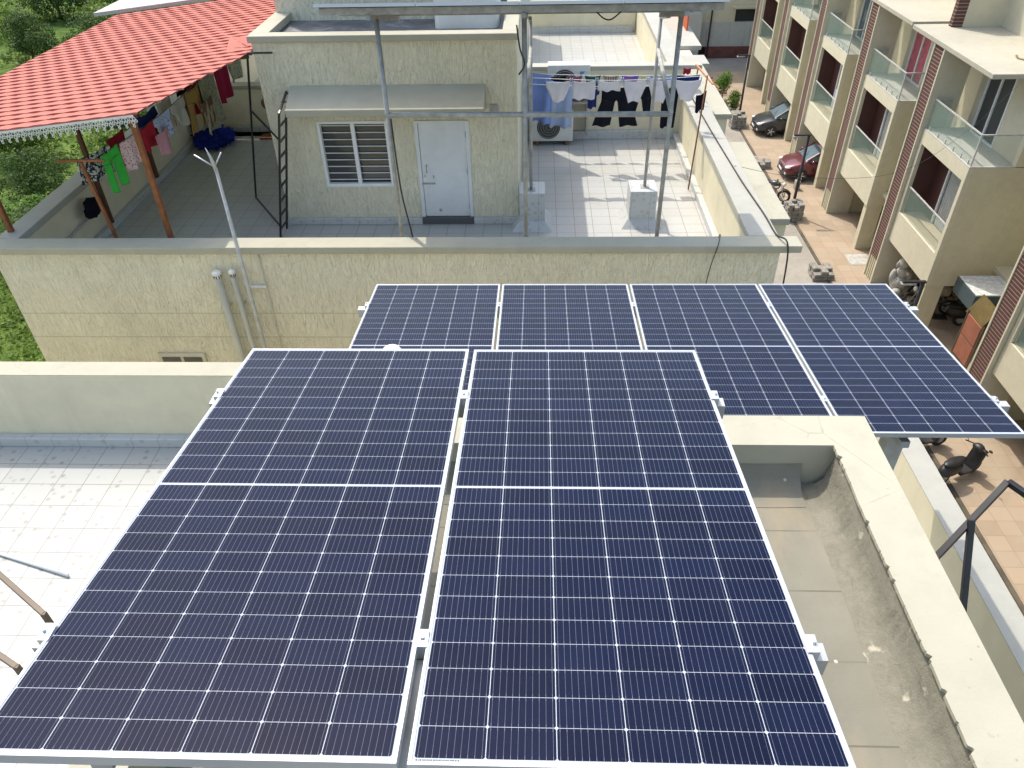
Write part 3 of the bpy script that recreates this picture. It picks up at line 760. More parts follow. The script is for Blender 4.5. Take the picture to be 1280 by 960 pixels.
# white loft tank on cabin roof
tk = thing('water_tank', 'white rounded plastic tank on the far cabin roof', 'water tank', (-1.25, 15.0, -3.5))
m = MB().box(-1.86, -.72, 14.35, 15.5, -3.5, -2.72)
m.build('tank_body', 'tank_white', tk, bevel=.09)
MB().lathe((-1.28, 14.95, -2.72), (0, 0, 1), [(.22, 0), (.22, .05), (.16, .07)], 20).build('lid', 'tank_white', tk)

# AC units
def ac_unit(x0, z0, y0, label):
    t = thing('air_conditioner', label, 'air conditioner', (x0, y0, z0), 'outdoor air conditioner units on the far terrace')
    W, H, D = .95, .70, .33
    MB().box(x0, x0+W, y0, y0+D, z0, z0+H).build('casing', 'ac_white', t, bevel=.02)
    cx = x0+.38
    MB().lathe((cx, y0-.001, z0+H*.48), (0, -1, 0), [(.27, 0), (.27, .015), (.25, .02)], 28).build('fan_recess', 'fan_dark', t)
    g = MB()
    for r_ in (.06, .12, .18, .24):
        pts = [(cx+math.cos(a*math.pi/12)*r_, y0-.03, z0+H*.48+math.sin(a*math.pi/12)*r_) for a in range(25)]
        g.tube(pts, .004, 4)
    g.build('fan_grille', 'stone_light', t)
    MB().quad((x0+.72, y0-.004, z0+H*.80), (x0+.84, y0-.004, z0+H*.80), (x0+.72, y0-.004, z0+H*.62)).build('emblem', 'logo_blue', t)
    MB().box(x0+.1, x0+.14, y0-.01, y0+D, z0-.09, z0).box(x0+.78, x0+.82, y0-.01, y0+D, z0-.09, z0).build('feet', 'rust_pipe', t)
ac_unit(-.15, TF+.10, 17.42, 'lower white outdoor air conditioner behind the blue sheet')
ac_unit(.20, -5.52, 17.55, 'upper white outdoor air conditioner with blue emblem above the clothesline')
MB().box(.2, 1.2, 17.5, 17.88, -5.66, -5.62).box(.3, .34, 17.5, 17.88, -6.4, -5.66).box(1.1, 1.14, 17.5, 17.88, -6.4, -5.66).build('ac_stand', 'galv', nb)

# ================================================================== LAUNDRY
def cloth_mat(name, kind, c1, c2=None, scale=20):
    m = NM(name); c = m.co()
    if kind == 'plain':
        col = m.mix(m.ramp(m.noise(c, 3, 4), [(.3, 0), (.7, 1)]), c1, tuple(q*.82 for q in c1))
    elif kind == 'spots':
        col = m.mix(m.ramp(m.voro(c, scale), [(.28, 1), (.36, 0)]), c1, c2)
    elif kind == 'zebra':
        w = m.noise(c, scale, 1, .4, 1.5); col = m.mix(m.ramp(w, [(.48, 0), (.52, 1)]), c1, c2)
    elif kind == 'stripes':
        w = m.n('ShaderNodeTexWave'); m.lk(c, w.inputs['Vector']); w.inputs['Scale'].default_value = scale; w.inputs['Distortion'].default_value = 2
        col = m.mix(m.ramp(w.outputs['Fac'], [(.4, 0), (.6, 1)]), c1, c2)
    MT[name] = m.out(col, .9, m.bump(m.noise(c, 9, 4, .6), .35, .03), 0, .1)
cloth_mat('c_white', 'plain', (.70, .67, .71)); cloth_mat('c_cream', 'plain', (.62, .58, .50)); cloth_mat('c_black', 'plain', (.010, .011, .018))
cloth_mat('c_blue', 'plain', (.20, .29, .62)); cloth_mat('c_ltblue', 'plain', (.34, .42, .62)); cloth_mat('c_navy', 'plain', (.02, .03, .13))
cloth_mat('c_green', 'plain', (.05, .42, .06)); cloth_mat('c_red', 'plain', (.32, .02, .035)); cloth_mat('c_pinkspot', 'spots', (.62, .50, .50), (.50, .06, .10), 26)
cloth_mat('c_zebra', 'zebra', (.50, .50, .50), (.03, .03, .04), 14); cloth_mat('c_pink', 'plain', (.55, .28, .33)); cloth_mat('c_ochre', 'plain', (.40, .27, .09))
cloth_mat('c_lace', 'zebra', (.42, .43, .33), (.25, .28, .2), 24); cloth_mat('c_magenta', 'plain', (.38, .02, .08)); cloth_mat('c_bluespot', 'spots', (.40, .47, .62), (.15, .2, .5), 22)
cloth_mat('c_grey', 'plain', (.50, .50, .46)); cloth_mat('c_darkgreen', 'plain', (.03, .10, .07)); cloth_mat('c_floral', 'zebra', (.35, .12, .30), (.12, .14, .5), 18)
cloth_mat('c_rose', 'plain', (.30, .09, .12)); cloth_mat('c_brown', 'stripes', (.18, .12, .09), (.45, .38, .3), 6); cloth_mat('c_yellow', 'plain', (.6, .58, .3))
cloth_mat('c_tarp', 'plain', (.02, .035, .25))

def cloth(name, label, cat, mat, p, q, drop, shape, group, wav=.03, seed=0, lean=0.0):
    """a garment hung from the line p-q; shape(t)-> list of (u0,u1) spans at depth t"""
    rr = random.Random(seed); p, q = Vector(p), Vector(q); d = q-p; n = Vector((-d.y, d.x, 0)).normalized()
    NR, NC = 16, 10; m = MB(); ph = rr.uniform(0, 6); prev = None
    for k in range(NR+1):
        t = k/NR; spans = shape(t); rows = []
        for (u0, u1) in spans:
            row = []
            for j in range(NC+1):
                u = u0+(u1-u0)*j/NC
                w = wav*(.3+t)*(math.sin(u*9+ph+t*1.5)+.5*math.sin(u*21+ph*2+t*3))+lean*t*drop
                sag = .03*math.sin(math.pi*max(0, min(1, u)))*(1-t)
                row.append(p+d*u+n*w+Vector((0, 0, -t*drop-sag+.015*math.sin(u*13+ph)*t)))
            rows.append(row)
        if prev is not None:
            if len(rows) == len(prev): prs = list(zip(prev, rows))
            elif len(prev) == 1 and len(rows) == 2:
                pr_ = prev[0]; h = len(pr_)//2
                A = [pr_[0]+(pr_[h]-pr_[0])*j/NC for j in range(NC+1)]; B = [pr_[h]+(pr_[-1]-pr_[h])*j/NC for j in range(NC+1)]
                prs = [(A, rows[0]), (B, rows[1])]
            else: prs = []
            for a, b in prs:
                for j in range(NC): m.quad(a[j], b[j], b[j+1], a[j+1])
        prev = rows
    o = m.build(name, mat, smooth=True, solid=.006)
    return tagit(o, label, cat, group)
def sh_rect(taper=0.0): return lambda t: [(taper*t, 1-taper*t)]
def sh_brief(t):
    if t < .25: return [(0, 1)]
    k = ((t-.25)/.75)**.8; return [(.27*k, 1-.27*k)]
def sh_trousers(cut=.3, flare=.06):
    def f(t):
        if t < cut: return [(.05, .95)]
        k = (t-cut)/(1-cut); return [(.05-flare*k, .5-.04-.10*k), (.5+.04+.10*k, .95+flare*k)]
    return f
def sh_shirt(t):
    if t < .32: return [(0-.10*t, 1+.1*t)]
    return [(.17, .83)]
# front line of whites
LY, LZ = 15.3, -4.50
posts = thing('clothes_pole', 'thin rusty pole holding the white laundry line by the street side parapet', 'pole', (3.27, 15.2, TF))
MB().tube([(3.12, 14.85, TF+.02), (3.20, 15.05, -5.5), (3.29, 15.3, -4.42)], .016, 8).build('pole', 'rust_pipe', posts, smooth=True)
br = thing('line_bracket', 'orange painted steel bracket at the street end of the rear laundry line', 'bracket', (3.5, 16.9, PZ))
MB().bar((3.46, 17.4, PZ), (3.50, 17.3, -4.78), .03).bar((3.46, 17.4, -4.8), (3.62, 16.2, -4.86), .03).bar((3.55, 16.7, -4.85), (3.80, 16.4, -5.0), .02).build('arm', 'orange_bracket', br)
cable('clothesline', 'front laundry line stretched over the tiled terrace carrying white garments', [(-.38, 15.3, -4.42), (1.5, 15.3, LZ+.0), (3.29, 15.3, -4.43)], .006, 'pvc_white')
cable('clothesline', 'rear laundry line stretched before the upper air conditioner', [(-.38, 17.0, -4.83), (1.5, 17.0, -4.90), (3.55, 16.8, -4.84)], .006, 'pvc_white')
wl = ['white brief hanging first from the left on the front line', 'plain white cloth second from the left on the front line', 'short white cloth third from the left on the front line',
      'white brief fourth from the left on the front line', 'white brief behind the slanted brace on the front line', 'white brief at the right end of the front line by the rusty pole']
xs6 = [(.14, .62), (.66, 1.12), (1.16, 1.62), (1.66, 2.12), (2.16, 2.60), (2.68, 3.18)]
for k, (a, b) in enumerate(xs6):
    cloth('white_garment', wl[k], 'garment', 'c_white', (a, LY, LZ), (b, LY, LZ), (.40, .36, .20, .42, .44, .40)[k], sh_brief if k in (0, 3, 4, 5) else sh_rect(.02), 'white garments on the front laundry line', .015, k)
pg = MB()
for k, (a, b) in enumerate(xs6):
    for xx in (a, b): pg.box(xx-.008, xx+.008, LY-.02, LY+.02, LZ-.03, LZ+.05)
tagit(pg.build('clothes_pegs', 'c_ltblue'), 'small pale pegs gripping the white garments on the front line', 'pegs', kind='stuff')
# black trousers and others on a middle line
MY, MZ = 16.1, -4.86
cable('clothesline', 'middle laundry line carrying the black trousers', [(-.38, MY, -4.78), (1.5, MY, MZ+.0), (3.4, MY, -4.80)], .006, 'pvc_white')
cloth('trousers', 'black trousers in the middle of the laundry, left of the other black pair', 'garment', 'c_black', (1.28, MY, MZ), (1.98, MY, MZ), .82, sh_trousers(.35, .25), 'black garments on the middle laundry line', .02, 11)
cloth('trousers', 'black trousers right of centre behind the slanted brace', 'garment', 'c_black', (1.86, MY+.05, MZ), (2.42, MY+.05, MZ), .55, sh_trousers(.5, .1), 'black garments on the middle laundry line', .02, 12)
cloth('trousers', 'slanting black trousers between the last two white briefs', 'garment', 'c_black', (2.56, MY, MZ), (2.92, MY, MZ), .86, sh_rect(.1), 'black garments on the middle laundry line', .02, 13)
cloth('sock', 'small black garment hanging beside the rusty clothes pole', 'garment', 'c_black', (3.13, LY+.05, -4.82), (3.33, LY+.05, -4.72), .36, sh_rect(.1), 'black garments on the middle laundry line', .02, 14)
cloth('navy_garment', 'small blue garment peeking out left of the black trousers', 'garment', 'c_navy', (.98, MY, MZ-.05), (1.26, MY, MZ-.02), .40, sh_shirt, None, .02, 15)
cloth('sheet', 'light blue sheet hanging at the cabin end of the laundry', 'sheet', 'c_blue', (-.30, 16.5, -4.62), (.26, 16.3, -4.66), 1.05, sh_rect(.03), None, .06, 16)
cloth('sheet', 'paler blue shirt hanging lower behind the first white brief', 'garment', 'c_ltblue', (.22, 16.4, -4.80), (.72, 16.4, -4.84), .98, sh_rect(.02), None, .05, 17)
# rear line
rear = [(.18, .60, 'c_black', 'black cloth on the rear line above the first white brief'), (.62, .95, 'c_rose', 'dusty rose cloth on the rear line'), (1.0, 1.35, 'c_darkgreen', 'dark green cloth on the rear line'),
        (1.40, 1.74, 'c_brown', 'brown patterned cloth on the rear line'), (1.80, 2.18, 'c_floral', 'purple floral cloth on the rear line'), (2.22, 2.38, 'c_yellow', 'small pale yellow cloth on the rear line'),
        (2.42, 2.60, 'c_ltblue', 'small light blue cloth on the rear line'), (2.64, 2.92, 'c_ltblue', 'pale blue cloth on the rear line behind the brace'), (2.98, 3.50, 'c_navy', 'navy blue cloth at the street end of the rear line')]
for k, (a, b, mt, lb) in enumerate(rear):
    cloth('small_cloth', lb, 'garment', mt, (a, 17.0, -4.89), (b, 17.0, -4.89), .26 if k < 5 else .2, sh_rect(.18 if k < 5 else .05), 'small clothes on the rear laundry line', .01, 30+k)
cloth('small_cloth', 'small red and white cloth pegged at the right of the rear line', 'garment', 'c_red', (3.12, 16.98, -4.74), (3.28, 16.98, -4.74), .14, sh_rect(0), None, .01, 50)

# ================================================================== LEFT TERRACE: canopy and clothes
cn = thing('tiled_canopy', 'red tiled metal canopy on brown posts over the left part of the far terrace', 'canopy', (-7.5, 14, TF))
def can_z(x): return -3.56+.11*(x+5.8)
def in_can(x, y):
    if x < -10.1 or y < 10.72 or y > 19.2: return False
    if x > -4.97: return False
    if x > -5.82 and y < 10.72+(x+5.82)*3.4: return False
    return True
m = MB(); sx = .052; nxx = int((10.1-4.95)/sx); row = .25; nyy = int((19.2-10.72)/row)+1
for j in range(nyy):
    y0 = 10.72+j*row; y1 = y0+row+.02; ph = 0 if j % 2 == 0 else math.pi*.5
    for i in range(nxx):
        xa = -10.1+i*sx; xb = xa+sx
        if not in_can((xa+xb)/2, y0+row*.4): continue
        def wz(x, up): return can_z(x)+.011*abs(math.sin(x*math.pi/.30+ph))+(.0 if up else .0)
        za0, zb0 = wz(xa, 0)+.024, wz(xb, 0)+.024          # near lip sits proud of the next row
        za1, zb1 = wz(xa, 1)+.004, wz(xb, 1)+.004
        m.quad((xa, y0, za0), (xb, y0, zb0), (xb, y1, zb1), (xa, y1, za1))
        m.quad((xa, y0, za0-.028), (xb, y0, zb0-.028), (xb, y0, zb0), (xa, y0, za0))
plain('canopy_red', (.43, .145, .115), .75, var=.12, vscale=1.6, spec=.2)
m.build('tiled_sheet', 'canopy_red', cn)
# unseen underside closes the roof; made pale to bounce light onto the floor
us = MB()
us.quad((-10.08, 10.74, can_z(-10.08)-.01), (-5.84, 10.74, can_z(-5.84)-.01), (-5.02, 13.7, can_z(-5.0)-.01), (-5.0, 19.1, can_z(-5.0)-.01), (-10.08, 19.1, can_z(-10.08)-.01)).build('ceiling_sheet', 'pvc_white', cn)
for yy in (10.9, 13.6, 16.3, 18.6):
    MB().bar((-10.0, yy, can_z(-10.0)-.06), (-5.9 if yy < 13 else -5.05, yy, can_z(-5.9 if yy < 13 else -5.05)-.06), .05).build('beam', 'rust_pipe_dark', cn)
for (xx, yy, mt, zb) in ((-6.0, 10.9, 'rust_pipe', TF), (-8.62, 10.9, 'rust_pipe', PZ), (-8.34, 13.2, 'rust_pipe_dark', TF), (-8.34, 15.4, 'rust_pipe_dark', TF), (-8.34, 17.7, 'rust_pipe_dark', TF)):
    MB().bar((xx, yy, zb), (xx, yy, can_z(xx)-.05), .075).build('post', mt, cn, bevel=.004)
# pierced metal fringe along the near eave
m = MB(); x = -10.08
while x < -5.86:
    z0 = can_z(x)-.0
    for (dx, dz, r_) in ((.03, -.05, .026), (.075, -.045, .022), (.05, -.10, .024), (.05, -.15, .016), (.10, -.075, .018)):
        c = Vector((x+dx, 10.715, z0+dz)); pts = [(c.x+math.cos(a*math.pi/4)*r_, c.y, c.z+math.sin(a*math.pi/4)*r_) for a in range(9)]
        m.tube(pts, .007, 4, cap=False)
    x += .115
m.bar((-10.08, 10.715, can_z(-10.08)-.01), (-5.86, 10.715, can_z(-5.86)-.01), .012, .03)
m.build('fringe', 'pvc_white', cn)
m = MB(); x, y = -5.84, 10.75
m.build('edge_trim', 'canopy_red', cn) if False else None
sl_ = MB().quad((-5.65, 14.5, -3.42), (-5.0, 14.2, -3.36), (-4.98, 13.85, -3.47), (-5.0, 13.82, -3.49)).quad((-5.65, 14.5, -3.42), (-5.0, 13.8, -3.5), (-4.99, 13.6, -3.52), (-5.5, 13.75, -3.52))
sl_.build('loose_flap', 'canopy_red', cn)
# grey roof behind the canopy
gr = thing('metal_roof', 'pale grey sloping roof beyond the red canopy at the top left', 'roof', (-9, 20, TF))
MB().obox((-7.6, 21.6, -3.70), (3.1, 0, .33), (0, 2.3, 0), (-.004, 0, .04)).build('roof_sheet', 'grey_slab', gr)
MB().box(-10.2, -10.1, 19.4, 19.5, G, -4.02).box(-5.0, -4.9, 19.4, 19.5, TF, -3.45).build('roof_post', 'galv', gr)

tb = thing('t_post', 'rusty T shaped laundry post near the front parapet under the canopy', 'laundry post', (-6.8, 10.95, TF))
MB().bar((-6.86, 10.95, TF), (-7.05, 10.95, -4.36), .045).build('post', 'rust_pipe', tb)
MB().bar((-7.42, 10.95, -4.33), (-6.66, 10.95, -4.33), .035).build('cross_bar', 'rust_pipe', tb)
cable('clothesline', 'laundry line under the red canopy running back from the rusty T post', [(-6.8, 10.95, -4.30), (-6.8, 13.6, -4.44), (-6.8, 17.9, -4.32)], .007, 'black_plastic')
L = [('patterned_cloth', 'black and white patterned cloth at the front end of the canopy laundry line', 'c_zebra', -7.15, 10.98, -6.95, 11.6, -4.34, .42, sh_rect(.0)),
     ('leggings', 'bright green leggings under the canopy', 'c_green', -6.8, 11.08, -6.8, 11.66, -4.32, .62, sh_trousers(.3, .05)),
     ('patterned_cloth', 'pink and red spotted cloth behind the green leggings', 'c_pinkspot', -6.8, 11.74, -6.8, 12.36, -4.36, .50, sh_rect(.03)),
     ('red_cloth', 'dark red cloth between spotted cloth and pale blue top', 'c_red', -6.8, 12.42, -6.8, 12.98, -4.40, .40, sh_rect(.1)),
     ('pink_top', 'faded pink top hanging low beside the dark red cloth', 'c_pink', -6.72, 12.75, -6.72, 13.35, -4.62, .40, sh_shirt),
     ('blue_top', 'pale blue spotted top under the canopy', 'c_bluespot', -6.8, 13.02, -6.8, 13.74, -4.42, .42, sh_shirt),
     ('shirt', 'white grey shirt next to the ochre trousers', 'c_grey', -6.8, 13.80, -6.8, 14.42, -4.43, .50, sh_shirt),
     ('ochre_trousers', 'ochre yellow trousers hanging on the canopy line', 'c_ochre', -6.8, 14.45, -6.8, 15.25, -4.43, .80, sh_trousers(.35, .02)),
     ('patterned_dress', 'long grey green lace dress hanging on the canopy line', 'c_lace', -6.8, 15.22, -6.8, 16.1, -4.42, 1.05, sh_rect(-.06)),
     ('red_scarf', 'crimson cloth showing behind the ochre trousers and lace dress', 'c_magenta', -6.95, 15.0, -6.95, 15.9, -4.42, .62, sh_rect(.1)),
     ('magenta_cloth', 'crimson dress near the rear of the canopy line', 'c_magenta', -6.8, 16.12, -6.8, 16.85, -4.38, .78, sh_rect(.02)),
     ('beige_cloth', 'beige patterned shawl at the rear end of the canopy line', 'c_lace', -6.8, 16.9, -6.8, 17.8, -4.36, .62, sh_rect(.06)),
     ('dark_shirt', 'dark blue shirt behind the pale blue top', 'c_navy', -7.1, 13.1, -7.1, 13.8, -4.42, .55, sh_shirt),
     ('towel', 'cream towel behind the white grey shirt', 'c_cream', -7.1, 13.9, -7.1, 14.5, -4.43, .62, sh_rect(.0)),
     ('towel', 'maroon towel hanging behind the spotted cloth', 'c_red', -7.15, 12.0, -7.15, 12.6, -4.40, .55, sh_rect(.0)),
     ('brown_top', 'brown striped top hanging low beside the ochre trousers', 'c_brown', -6.7, 14.9, -6.7, 15.5, -4.75, .5, sh_shirt),
     ('black_cloth', 'black cloth hanging close under the canopy roof', 'c_black', -7.5, 15.6, -7.3, 17.0, -4.15, .72, sh_rect(.08))]
for k, (nm_, lb, mt, xa, ya, xb, yb, z, dr, shp) in enumerate(L):
    cloth(nm_, lb, 'garment', mt, (xa, ya, z), (xb, yb, z), dr, shp, 'clothes under the red canopy', .035, 70+k)
def bundle(name, label, cat, mat, c, r, seed, group=None, n=26, m_=16, flat=.6, amp=.35, fr=3.0):
    m = MB().blob(c, r[0], r[1], r[2], n, m_)
    cc = Vector(c)
    for i, v in enumerate(m.v):
        d = v-cc; q = mnoise.noise(d.normalized()*fr+Vector((seed, 0, 0)))*amp+mnoise.noise(d.normalized()*fr*2.6+Vector((0, seed, 0)))*amp*.5
        v2 = cc+d*(1+q); v2.z = max(v2.z, c[2]-r[2]*flat); m.v[i] = v2
    return tagit(m.build(name, mat, smooth=True), label, cat, group)
bundle('tarpaulin', 'crumpled blue tarpaulin heaped on the floor under the canopy', 'tarpaulin', 'c_tarp', (-7.85, 17.7, TF+.14), (.42, .5, .20), 3, n=60, m_=30, amp=.5, fr=6)
bundle('cloth_heap', 'small black cloth hung on the left parapet wall below the green leggings', 'cloth', 'c_black', (-8.2, 12.55, TF+.72), (.10, .22, .20), 6)
cable('plastic_pipe', 'grey plastic pipe running along the foot of the left parapet wall', [(-8.36, 10.8, -6.12), (-8.36, 12.0, -6.10), (-8.36, 13.1, -6.05)], .02, 'galv_light')
rs = thing('rusty_hook_stand', 'small rusty stand with a ring by the rear wall beside the cabin', 'stand', (-6.6, 18.2, TF))
MB().tube([(-6.62, 18.1, TF), (-6.5, 18.1, -5.85)], .03, 8).build('stem', 'rust_pipe', rs)
MB().lathe((-6.5, 18.0, -5.75), (0, 1, 0), [(.14, 0), (.14, .05)], 14).build('ring', 'rust_pipe', rs)
MB().box(-6.85, -6.4, 17.95, 18.25, TF+.001, TF+.05).build('foot', 'rust_pipe', rs)

# ================================================================== THIRD TERRACE HOUSE
th = thing('cream_house', 'cream house with bare white terrace behind the laundry', 'house', (0, 20, G))
MB().box(-8.75, 3.315, 18.2, 28.3, TF-.2, TF).build('terrace_floor', 'neighbour_tile', th)
MB().box(-.30, 3.30, 27.95, 28.3, TF, -5.6).box(-8.7, 3.3, 28.3, 28.5, G, -5.2).build('back_wall', 'cream_paint', th)
MB().box(-8.7, 3.7, 28.28, 28.58, -5.2, -5.1).build('back_wall_cap', 'white_cap', th)
MB().box(-4.9, -.36, 24.1, 27.5, TF, -3.9).build('cabin_wall', 'cream_stroke', th)
MB().box(-4.95, -.31, 24.05, 27.55, -3.9, -3.8).build('cabin_roof', 'cream_cap', th)
MB().box(-.3, 3.2, 27.85, 27.948, TF+.001, TF+.2).build('skirting', 'skirt_tile', th)
MB().box(-8.75, -8.42, 18.9, 28.5, G, PZ).build('side_wall', 'cream_paint', th)
MB().box(3.75, 4.6, 22.6, 28.6, G, -6.3).build('street_bay', 'cream_paint', th)
MB().box(3.752, 4.95, 24.4, 28.6, -6.3, -6.18).box(3.752, 4.85, 22.5, 23.4, -6.3, -6.18).build('bay_cap', 'white_cap', th, bevel=.01)
tagit(MB().box(4.75, 4.80, 26.2, 28.8, -6.6, -5.2).build('orange_board', 'orange_board', bevel=.01), 'orange board standing behind the rear street side ledge', 'board')
# ================================================================== BUILDING AT THE STREET END
fb = thing('grey_building', 'weathered grey and cream building closing the far end of the street', 'building', (14, 57, G))
MB().box(5.0, 34, 57.0, 66, G+.75, -12.9).build('lower_wall', 'old_wall', fb)
m = MB().box(5.0, 13.6, 57.0, 66, -12.9, -2).box(15.0, 34, 57.0, 66, -12.9, -2).box(13.6, 15.0, 57.0, 66, -12.1, -2).box(13.6, 15, 57.3, 66, -12.9, -12.1)
m.build('upper_wall', 'row_tan', fb)
MB().box(11.8, 34, 56.9, 57.0, G, G+.75).build('plinth', 'red_plinth', fb)
MB().box(13.62, 14.98, 57.2, 57.29, -12.88, -12.12).build('window', 'window_glass', fb)
MB().box(13.35, 15.3, 56.6, 57.0, -11.98, -11.88).build('window_shade', 'row_tan', fb)
MB().box(5.0, 11.2, 56.2, 56.99, G, -12.2).build('side_annex', 'old_wall', fb)
MB().box(11.9, 12.0, 56.8, 56.9, G, -10.9).build('drain_pipe', 'black_steel', fb)
MB().box(7.6, 8.4, 40, 56.2, G, G+1.1).build('compound_wall', 'cream_paint', fb)

# ================================================================== ROW HOUSES
Y0 = 22.15; XF = 13.0; P = 6.15
def H(h): return G+h
def make_row():
    t = thing('row_house', '', 'house', (XF, Y0, G), 'brick striped row houses along the street')
    x, y = XF, Y0
    # pillars
    MB().box(x+.05, x+.66, y+.05, y+.36, G, H(1.95)).build('pillar', 'row_tan', t, bevel=.01)
    # projecting box with balcony opening: y..y+3.4, h 1.95..6.1
    b = MB()
    b.box(x, x+.14, y, y+3.4, H(1.95), H(3.10)); b.box(x, x+.14, y, y+3.4, H(5.60), H(6.06))
    b.box(x, x+.14, y, y+.17, H(3.10), H(5.60)); b.box(x, x+.14, y+3.22, y+3.4, H(3.10), H(5.60))
    b.build('balcony_front', 'row_cream', t, bevel=.008)
    b = MB().box(x+.14, x+3.4, y+.001, y+.14, H(1.951), H(6.06))
    b.build('side_wall', 'row_tan', t)
    MB().box(x+.141, x+3.4, y+3.26, y+3.39, H(1.951), H(6.06)).build('inner_side_wall', 'maroon_wall', t)
    MB().box(x+.14, x+.8, y+.14, y+3.26, H(3.0), H(3.10)).build('balcony_floor', 'beige_floor', t)
    MB().box(x+.14, x+3.4, y+.14, y+3.26, H(1.952), H(2.06)).build('soffit', 'row_cream', t)
    MB().box(x+.14, x+3.4, y+.14, y+3.26, H(5.96), H(6.059)).build('upper_balcony_floor', 'row_cream', t)
    # recessed window of the lower balcony
    MB().box(x+.80, x+.9, y+.14, y+.36, H(2.06), H(5.96)).box(x+.80, x+.9, y+2.42, y+3.26, H(2.06), H(5.96)).box(x+.80, x+.9, y+.36, y+2.42, H(5.40), H(5.96)).box(x+.80, x+.9, y+.36, y+2.42, H(2.06), H(3.1)).build('recess_wall', 'maroon_wall', t)
    w = MB(); wy0, wy1 = y+.36, y+2.42; wm = (wy0+wy1)/2
    w.box(x+.76, x+.84, wy0, wy0+.08, H(3.1), H(5.40)).box(x+.76, x+.84, wy1-.08, wy1, H(3.1), H(5.40)).box(x+.76, x+.84, wy0+.08, wy1-.08, H(5.32), H(5.40)).box(x+.75, x+.84, wm-.06, wm+.06, H(3.1), H(5.32))
    wo = w.build('window', 'upvc', t, bevel=.004)
    def sub(mb, nm_, mt): 
        o = mb.build(nm_, mt, wo, local=True); o.location = (-x, -y, -G); return o
    sub(MB().box(x+.82, x+.83, wy0+.08, wy1-.08, H(3.12), H(5.32)), 'pane', 'grey_glass')
    cu = MB()
    for k in range(11):
        yy = wm+.08+k*.07; cu.quad((x+.80+.015*(k % 2), yy, H(3.12)), (x+.80+.015*((k+1) % 2), yy+.07, H(3.12)), (x+.80+.015*((k+1) % 2), yy+.07, H(5.31)), (x+.80+.015*(k % 2), yy, H(5.31)))
    sub(cu, 'curtain', 'curtain_grey')
    # glass rails
    MB().box(x+.06, x+.075, y+.18, y+3.21, H(3.10), H(4.06)).build('lower_glass_rail', 'rail_glass', t)
    MB().box(x+.045, x+.09, y+.172, y+3.218, H(4.061), H(4.10)).build('lower_handrail', 'galv_light', t)
    MB().box(x+.05, x+.062, y+.10, y+1.68, H(6.11), H(7.03)).box(x+.05, x+.062, y+1.72, y+3.35, H(6.11), H(7.03)).box(x+.09, x+1.25, y+.05, y+.062, H(6.11), H(7.03)).box(x+.09, x+.62, y+3.33, y+3.342, H(6.11), H(7.03)).build('upper_glass_rail', 'rail_glass', t)
    MB().box(x+.035, x+.08, y+.04, y+3.36, H(7.031), H(7.07)).box(x+.08, x+1.32, y+.035, y+.08, H(7.031), H(7.07)).box(x+.08, x+.62, y+3.31, y+3.35, H(7.031), H(7.07)).box(x+.035, x+.075, y+.045, y+.085, H(6.07), H(7.03)).build('upper_handrail', 'galv_light', t)
    st = MB()
    for yy in (.25, .75, 1.3, 1.9, 2.45, 3.1): st.box(x+.04, x+.075, y+yy, y+yy+.04, H(6.06), H(6.22))
    st.build('rail_spigot', 'galv_light', t)
    MB().box(x+.0, x+1.34, y+.0, y+3.4, H(6.06), H(6.09)).build('balcony_tiles', 'old_wall', t)
    # upper floor back wall and sliding door
    dy0, dy1 = y+1.50, y+3.02
    MB().box(x+1.35, x+1.47, y+.0, dy0, H(6.09), H(8.58)).box(x+1.35, x+1.47, dy1, y+3.4, H(6.09), H(8.58)).box(x+1.35, x+1.47, dy0, dy1, H(8.38), H(8.58)).build('upper_wall', 'row_cream', t)
    MB().box(x+1.47, x+4.5, y+.0, y+.12, H(6.09), H(8.58)).build('upper_side_wall', 'row_tan', t)
    w = MB(); w.box(x+1.33, x+1.42, dy0, dy0+.07, H(6.09), H(8.38)).box(x+1.33, x+1.42, dy1-.07, dy1, H(6.09), H(8.38)).box(x+1.33, x+1.42, (dy0+dy1)/2-.04, (dy0+dy1)/2+.04, H(6.15), H(8.31)).box(x+1.33, x+1.42, dy0+.07, dy1-.07, H(8.31), H(8.38)).box(x+1.33, x+1.42, dy0+.07, dy1-.07, H(6.09), H(6.15))
    wo = w.build('sliding_door', 'upvc', t, bevel=.004)
    sub(MB().box(x+1.38, x+1.39, dy0+.07, dy1-.07, H(6.15), H(8.31)), 'pane', 'curtain_dark')
    # brick fin
    fy0, fy1 = y+3.42, y+4.22
    MB().box(x-.10, x+.85, fy0+.07, fy1-.07, H(.95), H(8.575)).build('brick_fin', 'brick_cladding', t)
    MB().box(x-.13, x+.87, fy0, fy0+.069, H(0), H(8.576)).box(x-.13, x+.87, fy1-.069, fy1, H(0), H(8.576)).build('fin_edge', 'row_cream', t, bevel=.004)
    g = MB().box(x-.06, x+.85, fy0+.07, fy1-.07, G, H(.949))
    for k in range(4): g.box(x-.10, x-.06, fy0+.12+k*.15, fy0+.18+k*.15, G, H(.949))
    g.build('fin_foot', 'row_cream', t)
    # parking bay partition behind the fin and back of bay
    MB().box(x+.9, x+5.5, fy0+.1, fy1-.1, G, H(2.4)).build('bay_partition', 'row_tan', t)
    MB().box(x+5.5, x+5.6, y, y+P, G, H(2.4)).build('bay_back_wall', 'maroon_wall', t)
    MB().box(x+.62, x+5.5, y+3.42, y+P-.001, H(2.4), H(2.55)).box(x+3.4, x+5.5, y, y+3.42, H(2.4), H(2.55)).build('bay_ceiling', 'row_cream', t)
    # recess between fin and next house
    MB().box(x+1.9, x+2.0, fy1, y+P, H(2.55), H(8.58)).build('recess_back_wall', 'row_tan', t)
